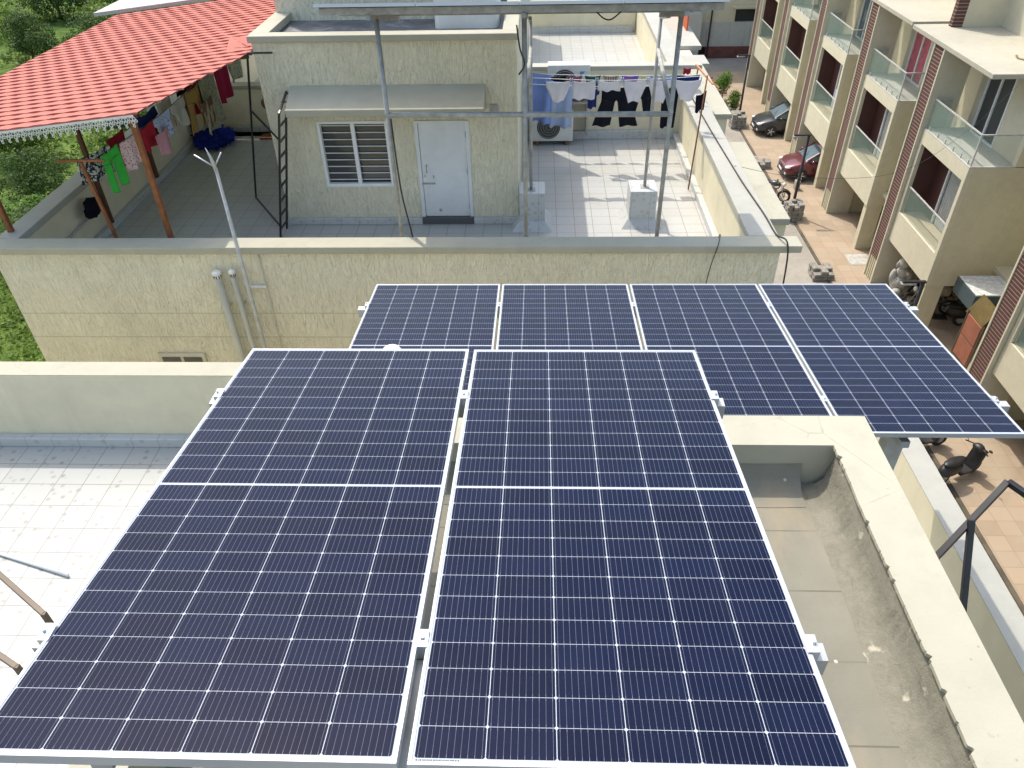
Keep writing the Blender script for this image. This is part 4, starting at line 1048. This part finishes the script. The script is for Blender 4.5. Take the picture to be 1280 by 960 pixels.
    # roof slab and roof-level wall
    MB().box(x-.15, x+2.6, y+.25, y+6.05, H(8.58), H(8.72)).build('roof_slab', 'slab_cream', t, bevel=.01)
    MB().box(x+2.6, x+2.75, y, y+P, H(8.58), H(11.5)).box(x+2.75, x+9.5, y+.0, y+P, H(8.5), H(8.7)).build('roof_wall', 'row_cream', t)
    MB().box(x+1.27, x+2.6, y+5.60, y+5.80, H(8.72), H(11.4)).build('roof_fin_edge', 'row_cream', t)
    MB().box(x+.92, x+1.269, y+5.58, y+5.80, H(8.72), H(11.4)).build('roof_brick_fin', 'brick_cladding', t)
    return t
row = make_row()
rl = {0: 'row house with dark glass upper door and rope on its pale roof slab',
      1: 'row house with pink curtains at its upper balcony door',
      2: 'row house with the maroon car parked beneath it',
      3: 'row house with the dark grey car parked beneath it',
      4: 'farthest row house, with a small white ledge on its side wall',
      -1: 'nearest row house at the right edge, its brick stripe beside terracotta boards',
      -2: 'row house end behind the nearest brick stripe at the lower right corner'}
row['label'] = rl[0]
rows_ = {0: row}
for k in (-1, -2, 1, 2, 3, 4):
    rows_[k] = copy_tree(row, (.02*P*k if k > 0 else 0, P*k-(2.0 if k < 0 else 0), 0), rl[k])
for ch in list(rows_[-1].children):
    if ch.name.split('.')[0] in ('bay_ceiling', 'recess_back_wall'): bpy.data.objects.remove(ch)
def rx(k): return rows_[k].location.x
def add_cur(k, mt, nm_='curtain'):
    x = rx(k); y = rows_[k].location.y; dy0, dy1 = y+1.50, y+3.02; cu = MB(); n = 20
    for i in range(n):
        ya = dy0+.08+(dy1-dy0-.16)*i/n; yb = dy0+.08+(dy1-dy0-.16)*(i+1)/n
        if abs((ya+yb)/2-(dy0+dy1)/2) < .05: continue
        cu.quad((x+1.365+.008*(i % 2), ya, H(6.16)), (x+1.365+.008*((i+1) % 2), yb, H(6.16)), (x+1.365+.008*((i+1) % 2), yb, H(8.3)), (x+1.365+.008*(i % 2), ya, H(8.3)))
    cu.build(nm_, mt, rows_[k])
MB().box(rx(1)+.75, rx(1)+.79, rows_[1].location.y+.55, rows_[1].location.y+1.2, H(3.12), H(5.3)).build('curtain', 'c_cream', rows_[1])
MB().box(rx(2)+.3, rx(2)+.34, rows_[2].location.y+.4, rows_[2].location.y+1.1, H(3.5), H(4.3)).build('hung_towel', 'c_ltblue', rows_[2])
add_cur(1, 'curtain_pink'); add_cur(2, 'grey_glass', 'door_glass')
MB().box(rx(4)+.9, rx(4)+1.7, rows_[4].location.y-.5, rows_[4].location.y-.001, H(3.3), H(3.36)).build('side_ledge', 'dusty_sheet', rows_[4])
tagit(MB().tube([(14.35, 24.2, H(8.735)), (14.25, 23.9, H(8.735)), (14.4, 23.65, H(8.735)), (14.65, 23.6, H(8.735)), (14.8, 23.4, H(8.735)), (15.0, 23.3, H(8.735))], .03, 8).build('rope_coil', 'yellow_sheet', smooth=True), 'short length of tan rope lying on the pale roof slab', 'rope')

# things in the bay and recess of the nearest houses
MB().box(XF+4.5, XF+4.6, 18.35, Y0, H(0), H(8.58)).box(XF+3.4, XF+4.5, Y0+.001, Y0+.14, H(1.951), H(6.06)).box(XF+.9, XF+4.5, 18.2, 18.3, H(0), H(8.5)).box(XF+2.0, XF+6, 16.0, 22.15, H(2.55), H(2.7)).build('passage_wall', 'row_tan', rows_[-1])
aw = thing('awning', 'dusty flat topped awning with dark teal side above the yellow sheet', 'awning', (14.3, 21, H(2.2)))
MB().box(13.72, 15.6, 20.50, 21.72, H(2.55), H(2.60)).build('roof_sheet', 'dusty_sheet', aw, bevel=.01)
MB().box(13.68, 13.72, 20.46, 21.72, H(2.05), H(2.58)).box(13.72, 15.6, 20.46, 20.50, H(2.30), H(2.58)).build('valance', 'teal_metal', aw)
m = MB()
for k in range(15):
    yy = 19.34+k*.066; m.quad((13.48, yy, H(2.12)), (13.51, yy+.033, H(2.12)), (13.85, yy+.033, H(2.75)), (13.82, yy, H(2.75))); m.quad((13.51, yy+.033, H(2.12)), (13.48, yy+.066, H(2.12)), (13.82, yy+.066, H(2.75)), (13.85, yy+.033, H(2.75)))
tagit(m.build('corrugated_sheet', 'yellow_sheet', solid=.004), 'yellow corrugated sheet above the terracotta boards under the dusty awning', 'sheet')
for k in range(2):
    o = MB().box(13.42, 13.46, 19.22, 20.06, H(.78+.74*k), H(1.48+.74*k)).build('terracotta_board', 'terracotta', bevel=.01)
    tagit(o, ('lower' if k == 0 else 'upper')+' terracotta board of the gate beside the brick stripe', 'board', 'pair of terracotta boards')
m = MB().box(13.43, 13.47, 19.12, 19.18, G, H(2.3)).box(13.43, 13.47, 20.10, 20.16, G, H(2.3)).box(13.43, 13.47, 19.18, 20.10, H(1.485), H(1.515)).box(13.43, 13.47, 19.18, 20.10, H(.70), H(.77))
tagit(m.build('gate_frame', 'brown_steel'), 'brown steel gate frame around the two terracotta boards', 'gate')
def statue():
    t = thing('stone_statue', 'pale grey carved stone figure standing in the parking bay by the street lamp', 'statue', (13.3, 24.4, G))
    b = MB()
    for c, r in (((0, 0, .25), (.34, .34, .25)), ((0, 0, .75), (.30, .28, .36)), ((.03, 0, 1.2), (.22, .2, .24)), ((-.02, 0, 1.55), (.20, .19, .2)), ((-.25, .05, 1.0), (.12, .12, .3)), ((.28, -.02, .95), (.13, .12, .3)), ((-.2, .0, 1.5), (.1, .05, .13)), ((.2, .0, 1.5), (.1, .05, .13)), ((-.1, -.25, .5), (.16, .16, .18)), ((.12, -.22, 1.25), (.07, .12, .07))):
        b.blob((13.3+c[0], 24.4+c[1], G+c[2]), r[0], r[1], r[2], 12, 9, .06, int(c[2]*100))
    b.build('figure', 'stone_light', t, smooth=True)
    MB().box(12.92, 13.68, 24.02, 24.78, G, H(.16)).build('plinth', 'stone_grey', t, bevel=.02)
statue()

# ================================================================== STREET LAMPS, STONE PLINTHS, PLANTS
def lamp(x, y, label):
    t = thing('street_lamp', label, 'street lamp', (x, y, G), 'dark street lamps along the street')
    MB().tube([(x, y, G), (x, y, H(.6)), (x, y, H(3.6))], [.075, .065, .055], 12).build('pole', 'black_steel', t, smooth=True)
    MB().box(x-.62, x+.07, y-.05, y+.05, H(3.6), H(3.66)).build('arm', 'black_steel', t, bevel=.01)
    MB().box(x-.66, x-.22, y-.085, y+.085, H(3.545), H(3.60)).build('lamp_head', 'galv', t, bevel=.01)
    MB().box(x-.11, x+.11, y-.11, y+.11, G+.02, H(.06)).build('base_plate', 'galv', t)
lamp(11.42, 19.6, 'street lamp nearest the camera, its arm seen past the corner of the right solar panel')
lamp(11.42, 31.66, 'street lamp standing beside the motorcycle and maroon car')
lamp(11.55, 43.8, 'farthest street lamp, beside the potted trees')
def plinth(x, y, s, h, seed, label):
    t = MB(); rr = random.Random(seed); z = G
    lay = int(h/.13)
    for k in range(lay):
        for a in (-1, 0, 1):
            for b_ in (-1, 0, 1):
                jx, jy = rr.uniform(-.02, .02), rr.uniform(-.02, .02); w = s/3*.5
                if k == lay-1 and rr.random() < .35: continue
                t.obox((x+a*s/3+jx, y+b_*s/3+jy, z+.065), (w*.97, w*rr.uniform(-.1, .1), 0), (-w*rr.uniform(-.1, .1), w*.97, 0), (0, 0, .06))
        z += .13
    tagit(t.build('stone_stack', 'stone_grey', bevel=.012), label, 'stone stack', 'stacks of grey stone along the street')
plinth(11.36, 31.30, .72, .80, 1, 'grey stone stack at the foot of the lamp beside the motorcycle')
plinth(10.72, 31.7, .55, .55, 5, 'smaller grey stone stack left of the lamp stack, by the motorcycle wheel')
plinth(11.30, 37.2, .85, .50, 2, 'low grey stone stack alone between the two parked cars')
plinth(11.30, 43.0, .80, .85, 3, 'tall grey stone stack below the potted trees')
plinth(11.15, 26.2, .8, .4, 4, 'flat grey stone stack near the corner of the middle panel row')
tagit(MB().box(12.25, 12.47, 34.2, 34.5, G+.02, H(.45)).build('stone_bollard', 'stone_grey', bevel=.02), 'short stone bollard at the foot of the pillar near the maroon car', 'bollard')

def leafcloud(m, tones, c, r, n, size, rr, squash=1.0, lo=.35):
    for _ in range(n):
        while True:
            d = Vector((rr.uniform(-1, 1), rr.uniform(-1, 1), rr.uniform(-1, 1)))
            if lo < d.length <= 1: break
        p = Vector(c)+Vector((d.x*r[0], d.y*r[1], d.z*r[2]*squash))
        nrm = (d.normalized()*.6+Vector((rr.uniform(-1, 1), rr.uniform(-1, 1), rr.uniform(-.2, 1.2)))).normalized()
        a = nrm.cross(Vector((rr.uniform(-1, 1), rr.uniform(-1, 1), rr.uniform(-1, 1)))).normalized(); b = nrm.cross(a)
        s = size*rr.uniform(.6, 1.3)
        i = len(m.v); m.v += [p-a*s, p-b*s*.5+a*s*.1, p+a*s, p+b*s*.5+a*s*.1]; m.f.append([i, i+1, i+2, i+3]); tones.append(rr.random())
def build_leaves(m, tones, name, mat, parent=None, local=False):
    me = bpy.data.meshes.new(name); off = Vector(parent.location) if parent is not None and not local else Vector((0, 0, 0))
    me.from_pydata([tuple(v-off) for v in m.v], [], m.f); me.update(); me.materials.append(MT[mat])
    at = me.attributes.new('tone', 'FLOAT', 'FACE'); at.data.foreach_set('value', tones)
    o = bpy.data.objects.new(name, me); COL.objects.link(o); o.parent = parent
    return o
def potted(x, y, h, r, label, seed, mat='leaf_mid'):
    t = thing('potted_tree', label, 'potted plant', (x, y, G), 'potted trees beside the far street lamp'); rr = random.Random(seed)
    MB().lathe((x, y, G), (0, 0, 1), [(.18, 0), (.27, .42), (.30, .45), (.27, .46)], 16).build('pot', 'pot_clay', t)
    MB().tube([(x, y, H(.4)), (x+.03, y, H(h-r))], [.035, .02], 6).build('trunk', 'bark', t)
    m = MB(); tn = []
    for k in range(9): leafcloud(m, tn, (x+rr.uniform(-.5, .5)*r, y+rr.uniform(-.5, .5)*r, H(h-r)+rr.uniform(-.6, .6)*r), (r*.55, r*.55, r*.6), 260, .045, rr)
    build_leaves(m, tn, 'crown', mat, t)
potted(11.0, 46.3, 2.1, .62, 'taller bright green potted tree behind the stone stack', 4, 'leaf_bright')
potted(11.35, 44.9, 1.35, .5, 'shorter dark potted bush between the stone stack and the far lamp', 5)
m = MB(); rr = random.Random(9)
for k in range(14):
    x0, y0 = 10.4+rr.uniform(-.7, .7), 49.8+rr.uniform(-1.2, 1.2); a = rr.uniform(-.5, .5)
    m.tube([(x0-math.cos(a)*.9, y0-math.sin(a)*.9, H(.06+.04*k)), (x0+math.cos(a)*.9, y0+math.sin(a)*.9, H(.08+.05*k))], .045, 6)
tagit(m.build('scrap_heap', 'rust_pipe_dark'), 'heap of rusty scrap bars on the concrete beyond the potted trees', 'scrap heap')
bundle('debris_heap', 'grey rubble heap by the far grey building', 'rubble', 'dish_grey', (8.6, 50.5, G+.3), (1.2, 1.4, .8), 8, amp=.5)

# ================================================================== CARS
def car(x, y, label, paintcol, seed):
    """nose towards -X, local origin under the front bumper middle"""
    t = thing('parked_car', label, 'car', (x, y, G+.02), 'cars parked under the row houses')
    pm = NM('car_paint_%d' % seed); pm.out(paintcol, .28, None, .35, .5); pm.b.inputs['Coat Weight'].default_value = .8; pm.b.inputs['Coat Roughness'].default_value = .05; MT['car_paint_%d' % seed] = pm.m
    M_ = 'car_paint_%d' % seed
    # stations: x, halfwidth, bottom, shoulder z, centre top z
    S = [(.00, .55, .30, .55, .60), (.06, .70, .24, .66, .70), (.25, .80, .22, .74, .80), (.60, .84, .20, .84, .92), (.95, .85, .20, .90, 1.00), (1.25, .855, .20, .93, 1.03), (2.2, .86, .20, .95, 1.03), (3.0, .86, .20, .97, 1.03), (3.6, .84, .22, .98, 1.03), (3.85, .76, .30, .90, .95), (3.92, .66, .36, .80, .82)]
    m = MB(); n = 14; i0 = 0
    for (sx, w, b, s, c) in S:
        pr = [(-w*.9, b), (-w, b+.14), (-w, (b+s)/2), (-w*.985, s-.08), (-w*.93, s), (-w*.6, s+(c-s)*.7), (-w*.2, c), (w*.2, c), (w*.6, s+(c-s)*.7), (w*.93, s), (w*.985, s-.08), (w, (b+s)/2), (w, b+.14), (w*.9, b)]
        for (yy, zz) in pr: m.v.append(Vector((sx, yy, zz)))
    for k in range(len(S)-1):
        for j in range(n): A = k*n+j; B = k*n+(j+1) % n; m.f.append([A, B, B+n, A+n])
    m.f.append(list(range(n))); m.f.append([(len(S)-1)*n+j for j in range(n)])
    m.build('body', M_, t, smooth=True, local=True, subd=1)
    # greenhouse glass
    g = MB(); Q = [(.95, .70, 1.0, .72, .99), (1.65, .72, .98, .60, 1.42), (2.0, .73, .98, .60, 1.50), (3.0, .73, .98, .60, 1.50), (3.55, .70, .98, .58, 1.40), (3.86, .66, .95, .60, .98)]
    for (sx, w0, z0, w1, z1) in Q:
        for (yy, zz) in ((-w0, z0-.06), (-w1, z1-.04), (-w1*.8, z1), (w1*.8, z1), (w1, z1-.04), (w0, z0-.06)): g.v.append(Vector((sx, yy, zz)))
    for k in range(len(Q)-1):
        for j in range(6): A = k*6+j; B = k*6+(j+1) % 6; g.f.append([A, B, B+6, A+6])
    g.f.append(list(range(6))); g.build('windows', 'grey_glass', t, smooth=False, local=True)
    # roof and pillars
    r_ = MB(); Q2 = [(1.62, .60, 1.435), (2.0, .60, 1.515), (3.0, .60, 1.515), (3.5, .58, 1.43)]
    for (sx, w, z) in Q2:
        for yy, zz in ((-w-.02, z-.05), (-w*.8, z), (0, z+.02), (w*.8, z), (w+.02, z-.05)): r_.v.append(Vector((sx, yy, zz)))
    for k in range(len(Q2)-1):
        for j in range(4): A = k*5+j; r_.f.append([A, A+1, A+6, A+5])
    r_.build('roof', M_, t, smooth=True, local=True, solid=.03)
    pl = MB()
    for sy in (-1, 1):
        pl.bar((.98, sy*.71, 1.0), (1.64, sy*.62, 1.42), .05, .04).bar((2.25, sy*.735, .96), (2.2, sy*.62, 1.47), .06, .03).bar((3.15, sy*.735, .96), (3.15, sy*.62, 1.47), .06, .03).bar((3.84, sy*.68, .96), (3.5, sy*.6, 1.41), .09, .04)
    pl.build('window_pillars', M_, t, local=True)
    for sy in (-1, 1):
        h = MB().blob((.20, sy*.60, .66), .20, .15, .075, 12, 8); h.build('headlight', 'clear_lens', t, smooth=True, local=True)
        h = MB().blob((1.22, sy*.93, 1.02), .09, .10, .07, 10, 8); h.build('mirror', M_, t, smooth=True, local=True)
        MB().lathe((.08, sy*.62, .36), (-1, 0, 0), [(.07, -.02), (.07, .03), (.04, .05)], 12).build('fog_lamp', 'clear_lens', t, local=True)
        for wx in (.78, 3.2):
            w = MB().lathe((wx, sy*.74, .31), (0, sy, 0), [(.20, -.02), (.31, -.02), (.32, .02), (.32, .13), (.30, .155), (.20, .155), (.20, .10), (.05, .10)], 24)
            wo = w.build('wheel', 'rubber', t, local=True)
            rm = MB().lathe((wx, sy*.74, .31), (0, sy, 0), [(.06, .10), (.06, .15)], 10)
            for a in range(5):
                an_ = a*2*math.pi/5; c_ = Vector((wx+math.cos(an_)*.11, sy*.74+sy*.13, .31+math.sin(an_)*.11)); rm.obox(c_, Vector((math.cos(an_), 0, math.sin(an_)))*.10, Vector((-math.sin(an_), 0, math.cos(an_)))*.025, (0, .012, 0))
            rm.build('rim', 'galv_light', wo, local=True)
            MB().lathe((wx, sy*.80, .31), (0, sy, 0), [(.37, -.02), (.37, .055)], 24).build('wheel_arch', 'black_plastic', t, local=True) if False else None
    MB().box(-.015, .05, -.42, .42, .42, .54).build('grille', 'black_plastic', t, local=True, bevel=.02)
    MB().box(-.01, .08, -.55, .55, .22, .34).build('bumper_intake', 'black_plastic', t, local=True, bevel=.02)
    MB().box(-.03, .0, -.24, .24, .36, .46).build('number_plate', 'white_enamel', t, local=True, bevel=.004)
    MB().lathe((-.002, 0, .60), (-1, 0, 0), [(.05, 0), (.05, .02)], 14).build('emblem', 'chrome', t, local=True)
    MB().bar((.93, -.3, 1.03), (1.25, .1, 1.21), .012).bar((.93, .3, 1.03), (1.25, .62, 1.21), .012).build('wiper', 'black_plastic', t, local=True)
    return t
car(11.95, 42.05, 'dark grey car with nose out beside the far tan pillar', (.025, .028, .033), 1)
car(11.95, 36.0, 'maroon car with nose out near the street lamp', (.11, .012, .022), 2)

# ================================================================== MOTORCYCLES AND SCOOTERS
def torus(m, c, R0, r, ax, n=24, k=8):
    c = Vector(c); d = Vector(ax).normalized(); u = d.cross(Vector((0, 0, 1))).normalized(); v = d.cross(u); i0 = len(m.v)
    for i in range(n):
        a = 2*math.pi*i/n; e = u*math.cos(a)+v*math.sin(a)
        for j in range(k):
            b = 2*math.pi*j/k; m.v.append(c+e*(R0+r*math.cos(b))+d*r*math.sin(b))
    for i in range(n):
        for j in range(k):
            A = i0+i*k+j; B = i0+i*k+(j+1) % k; C = i0+((i+1) % n)*k+(j+1) % k; D = i0+((i+1) % n)*k+j; m.f.append([A, B, C, D])
def moto(x, y, rz, label, steer=.3):
    t = thing('motorcycle', label, 'motorcycle', (x, y, G+.02), None, rz)
    for wx, st in ((-.65, 0), (.65, steer)):
        w = MB(); ax = Vector((-math.sin(st), math.cos(st), 0)); torus(w, (wx, 0, .30), .255, .05, ax)
        wo = w.build('wheel', 'rubber', t, smooth=True, local=True)
        r_ = MB(); torus(r_, (wx, 0, .30), .20, .012, ax, 20, 6); r_.lathe((wx, 0, .30), ax, [(.05, -.05), (.05, .05)], 10)
        fx = Vector((math.cos(st), math.sin(st), 0))
        for a in range(5):
            an_ = a*2*math.pi/5; r_.bar((wx, 0, .30), Vector((wx, 0, .30))+fx*math.cos(an_)*.2+Vector((0, 0, math.sin(an_)*.2)), .02)
        r_.build('rim', 'galv_light', wo, local=True)
    f = MB().tube([(-.65, 0, .30), (-.30, 0, .42), (.0, 0, .38), (.32, 0, .62), (.42, 0, .82)], .03, 8)
    f.tube([(-.30, 0, .42), (-.35, 0, .72), (.38, 0, .78)], .025, 8); f.build('frame', 'black_steel', t, smooth=True, local=True)
    MB().tube([(.65, .07, .30), (.48, .07, .80)], .022, 8).tube([(.65, -.07, .30), (.48, -.07, .80)], .022, 8).build('fork', 'galv', t, local=True)
    MB().tube([(.40, .36, .98), (.44, .22, 1.0), (.46, 0, .92), (.44, -.22, 1.0), (.40, -.36, .98)], .014, 8).build('handlebar', 'galv', t, smooth=True, local=True)
    MB().blob((.12, 0, .80), .27, .15, .13, 14, 10).build('fuel_tank', 'car_paint_1', t, smooth=True, local=True)
    MB().blob((-.32, 0, .80), .34, .13, .06, 14, 8).build('seat', 'black_plastic', t, smooth=True, local=True)
    MB().blob((.08, 0, .42), .18, .12, .15, 10, 8, .08).box(-.05, .2, -.1, .1, .28, .5).build('engine', 'galv', t, local=True)
    MB().tube([(.1, -.13, .32), (-.2, -.16, .28), (-.75, -.18, .38)], [.02, .03, .045], 8).build('exhaust', 'chrome', t, smooth=True, local=True)
    MB().blob((.56, 0, .84), .09, .10, .10, 10, 8).build('headlight', 'clear_lens', t, smooth=True, local=True)
    fd = MB(); 
    for k in range(7):
        a0 = R(30+k*17); a1 = R(30+(k+1)*17); fd.quad((.65+math.cos(a0)*.35, -.06, .3+math.sin(a0)*.35), (.65+math.cos(a0)*.35, .06, .3+math.sin(a0)*.35), (.65+math.cos(a1)*.35, .06, .3+math.sin(a1)*.35), (.65+math.cos(a1)*.35, -.06, .3+math.sin(a1)*.35))
    fd.build('mudguard', 'black_plastic', t, local=True, solid=.006)
    MB().quad((-.75, -.07, .62), (-.75, .07, .62), (-1.0, .06, .50), (-1.0, -.06, .50)).build('tail_guard', 'black_plastic', t, local=True, solid=.006)
    MB().blob((-.70, 0, .74), .06, .07, .04, 8, 6).build('tail_light', 'terracotta', t, smooth=True, local=True)
    MB().tube([(.42, .3, 1.0), (.38, .36, 1.13)], .008, 6).blob((.38, .38, 1.15), .05, .03, .035, 8, 6).tube([(.42, -.3, 1.0), (.38, -.36, 1.13)], .008, 6).blob((.38, -.38, 1.15), .05, .03, .035, 8, 6).build('mirror', 'black_plastic', t, local=True)
    return t
def scooter(x, y, rz, label, mat='black_plastic'):
    t = thing('scooter', label, 'scooter', (x, y, G+.02), None, rz)
    for wx in (-.55, .62):
        w = MB(); torus(w, (wx, 0, .24), .185, .055, (0, 1, 0)); wo = w.build('wheel', 'rubber', t, smooth=True, local=True)
        MB().lathe((wx, 0, .24), (0, 1, 0), [(.12, -.05), (.12, .05)], 14).build('rim', 'galv', wo, local=True)
    MB().blob((-.42, 0, .55), .42, .19, .24, 16, 10).build('body', mat, t, smooth=True, local=True)
    MB().blob((-.36, 0, .80), .40, .15, .07, 14, 8).build('seat', 'black_steel', t, smooth=True, local=True)
    MB().box(-.1, .38, -.17, .17, .26, .32).build('footboard', 'black_plastic', t, local=True, bevel=.02)
    a = MB(); a.obox((.47, 0, .62), (.05, 0, -.02), (0, .20, 0), (.09, 0, .34)); a.build('front_shield', mat, t, local=True, bevel=.04)
    MB().blob((.66, 0, .44), .20, .09, .09, 10, 8).build('mudguard', mat, t, smooth=True, local=True)
    MB().blob((.40, 0, 1.02), .13, .17, .11, 12, 8).build('handle_cover', mat, t, smooth=True, local=True)
    MB().tube([(.30, .36, 1.04), (.38, .18, 1.05), (.38, -.18, 1.05), (.30, -.36, 1.04)], .018, 8).build('handlebar', 'black_steel', t, smooth=True, local=True)
    MB().blob((.51, 0, 1.01), .04, .10, .06, 10, 8).build('headlight', 'clear_lens', t, smooth=True, local=True)
    MB().tube([(.34, .28, 1.05), (.30, .36, 1.2)], .008, 6).blob((.30, .38, 1.22), .03, .06, .04, 8, 6).tube([(.34, -.28, 1.05), (.30, -.36, 1.2)], .008, 6).blob((.30, -.38, 1.22), .03, .06, .04, 8, 6).build('mirror', 'black_steel', t, local=True)
    return t
moto(10.85, 33.3, R(-42), 'black motorcycle parked beside the stone stack and street lamp')
scooter(11.62, 15.05, R(25), 'black scooter on the beige pavers below the edge of the right panel')
scooter(11.05, 16.3, R(10), 'second black scooter half hidden under the right panel edge')
moto(14.2, 23.6, R(160), 'dark motorcycle in the shaded bay behind the near lamp')
moto(14.7, 24.3, R(165), 'dark motorcycle deeper in the shaded bay beside the statue')
scooter(14.4, 22.75, R(170), 'black scooter in the shaded bay close to the dark gate')
bundle('sack', 'round beige sack resting on the vehicles in the shaded parking bay', 'sack', 'pot_clay', (14.3, 23.2, H(1.15)), (.27, .27, .25), 4, amp=.15)
tagit(MB().box(12.6, 13.05, 11.6, 12.05, G+.021, G+.035).build('drain_cover', 'stone_light', bevel=.004), 'square stone drain cover set in the beige pavers', 'drain cover')
MB().box(12.6, 13.5, 27.0, 27.9, G+.021, G+.032).build('manhole_slab', 'stone_light', kind=None)
tagit(bpy.data.objects['manhole_slab'], 'grey manhole slab in the beige pavers before the second house', 'manhole')

# ================================================================== VEGETATION (left)
rr = random.Random(21)
def visible_zone(x, y):
    # open field left of the houses
    return x < -9.6 and x > -13-1.15*max(y, 6)*.75-8
m = MB(); tn = []
cnt = 0
while cnt < 95000:
    y = 12+(rr.random()**1.25)*85; x = -9.7-rr.random()*(y*.78+3)
    dens = mnoise.noise(Vector((x*.16, y*.16, 2.0)))
    if rr.random() > .45+dens*1.3: continue
    z = hgt(x, y); far = max(1, y/26)
    hh = (.15+max(0, dens)*1.6)*rr.random()
    p = Vector((x, y, z+hh)); s = .075*far*rr.uniform(.6, 1.5)
    nrm = Vector((rr.uniform(-1, 1), rr.uniform(-1, 1), rr.uniform(.1, 1.4))).normalized(); a = nrm.cross(Vector((rr.uniform(-1, 1), rr.uniform(-1, 1), rr.uniform(-1, 1)))).normalized(); b = nrm.cross(a)
    i = len(m.v); m.v += [p-a*s, p-b*s*.55, p+a*s, p+b*s*.55]; m.f.append([i, i+1, i+2, i+3]); tn.append(min(1, max(0, rr.random()*.7+dens*.6+.1))); cnt += 1
o = build_leaves(m, tn, 'undergrowth', 'leaf_mid')
tagit(o, 'dense green undergrowth covering the field left of the houses', 'undergrowth', kind='stuff')
def shrub_proto(seed, mat, r, h, n, leafs, name='shrub'):
    rr = random.Random(seed); t = thing(name, '', 'shrub' if name == 'shrub' else 'tree', (0, 0, 0))
    MB().tube([(0, 0, -.5), (.05, .02, h*.35), (.1, 0, h*.55)], [.10, .07, .03], 7).tube([(0, 0, h*.1), (-r*.3, r*.2, h*.55)], [.06, .02], 6).tube([(0, 0, h*.15), (r*.35, -r*.2, h*.6)], [.06, .02], 6).build('trunk', 'bark', t, local=True)
    m = MB(); tn = []
    for k in range(n):
        a = rr.uniform(0, 6.28); q = rr.random()**.6; zz = h*rr.uniform(.25, .9)
        wr_ = 1-abs(zz/h-.5)*.9
        cr = r*rr.uniform(.22, .40)
        leafcloud(m, tn, (math.cos(a)*r*q*.75*wr_, math.sin(a)*r*q*.75*wr_, zz), (cr, cr, cr*.8), leafs, .075, rr, 1, .5)
    build_leaves(m, tn, 'crown', mat, t, local=True); return t
protos = [shrub_proto(1, 'leaf_mid', 1.9, 2.5, 26, 240), shrub_proto(2, 'leaf_dark', 2.4, 3.6, 34, 240), shrub_proto(3, 'leaf_bright', 1.6, 1.9, 22, 240)]
spots = [ # x, y, proto, scale, label
 (-24.5, 33.5, 1, .85, 'dark round shrub beyond the left parapet near the picture edge'), (-21.8, 36.5, 0, 1.0, 'mid green shrub right of the dark round shrub'), (-27.5, 38.0, 0, 1.2, 'tall light shrub at the left edge under the canopy'),
 (-19.5, 32.0, 2, 1.0, 'bright low shrub close to the left parapet'), (-22.5, 29.5, 2, 1.1, 'bright leafy shrub at the foot of the leftmost post'), (-17.5, 36.0, 2, .9, 'bright shrub seen behind the spotted laundry'),
 (-15.5, 39.5, 0, 1.0, 'shrub seen between canopy edge and parapet'), (-25.0, 44.0, 0, 1.2, 'broad shrub behind the eave fringe'), (-19.0, 45.0, 0, 1.1, 'shrub under the middle of the eave fringe'),
 (-12.4, 20.6, 2, .9, 'bright shrub growing in the alley beside the textured wall'), (-14.8, 21.6, 2, 1.1, 'large bright shrub left of the alley mouth'), (-17.5, 23.5, 0, 1.2, 'mid green shrub at the left edge above the cream parapet'), (-12.6, 17.4, 2, .8, 'lowest bright shrub by the corner of the textured wall'), (-19.8, 26.3, 1, .7, 'dark shrub at the left edge below the canopy post'),
 (-47, 60, 1, 1.5, 'large dark tree at the left edge above the canopy'), (-52, 70, 1, 2.0, 'dark tree at the top left corner'), (-43, 72, 1, 1.5, 'dark tree mass at the top left behind the grass'), (-38, 74, 0, 1.4, 'pale green bush near the top of the field'),
 (-36.5, 56, 1, 1.0, 'dark shrub in the middle of the field above the canopy'), (-31.5, 57, 1, 1.1, 'dark shrub close above the canopy ridge'), (-40, 52, 0, 1.1, 'mid green shrub left above the canopy'), (-29, 63, 1, 1.2, 'dark shrub left of the pale grey roof'), (-27, 70, 0, 1.3, 'green shrub above the pale grey roof'), (-34, 66, 2, 1.3, 'bright grassy clump in the middle of the field'), (-46, 54, 1, 1.2, 'dark shrub at the left edge just above the canopy'), (-23, 76, 1, 1.6, 'dark tree right of the top of the field'), (-33, 84, 1, 1.9, 'far dark tree at the top of the field'), (-58, 84, 1, 2.2, 'farthest dark tree at the very corner of the field')]
used = set()
for (x, y, k, s, lb) in spots:
    loc = Vector((x, y, hgt(x, y)-.1))
    if k not in used: o = protos[k]; used.add(k); o['label'] = lb
    else: o = copy_tree(protos[k], (0, 0, 0), lb)
    o.location = loc; o.scale = (s, s, s*rnd.uniform(.85, 1.1)); o.rotation_euler = (0, 0, rnd.uniform(0, 6.28)); o['group'] = 'shrubs and trees in the field'
    o['category'] = 'tree' if 'tree' in lb else 'shrub'
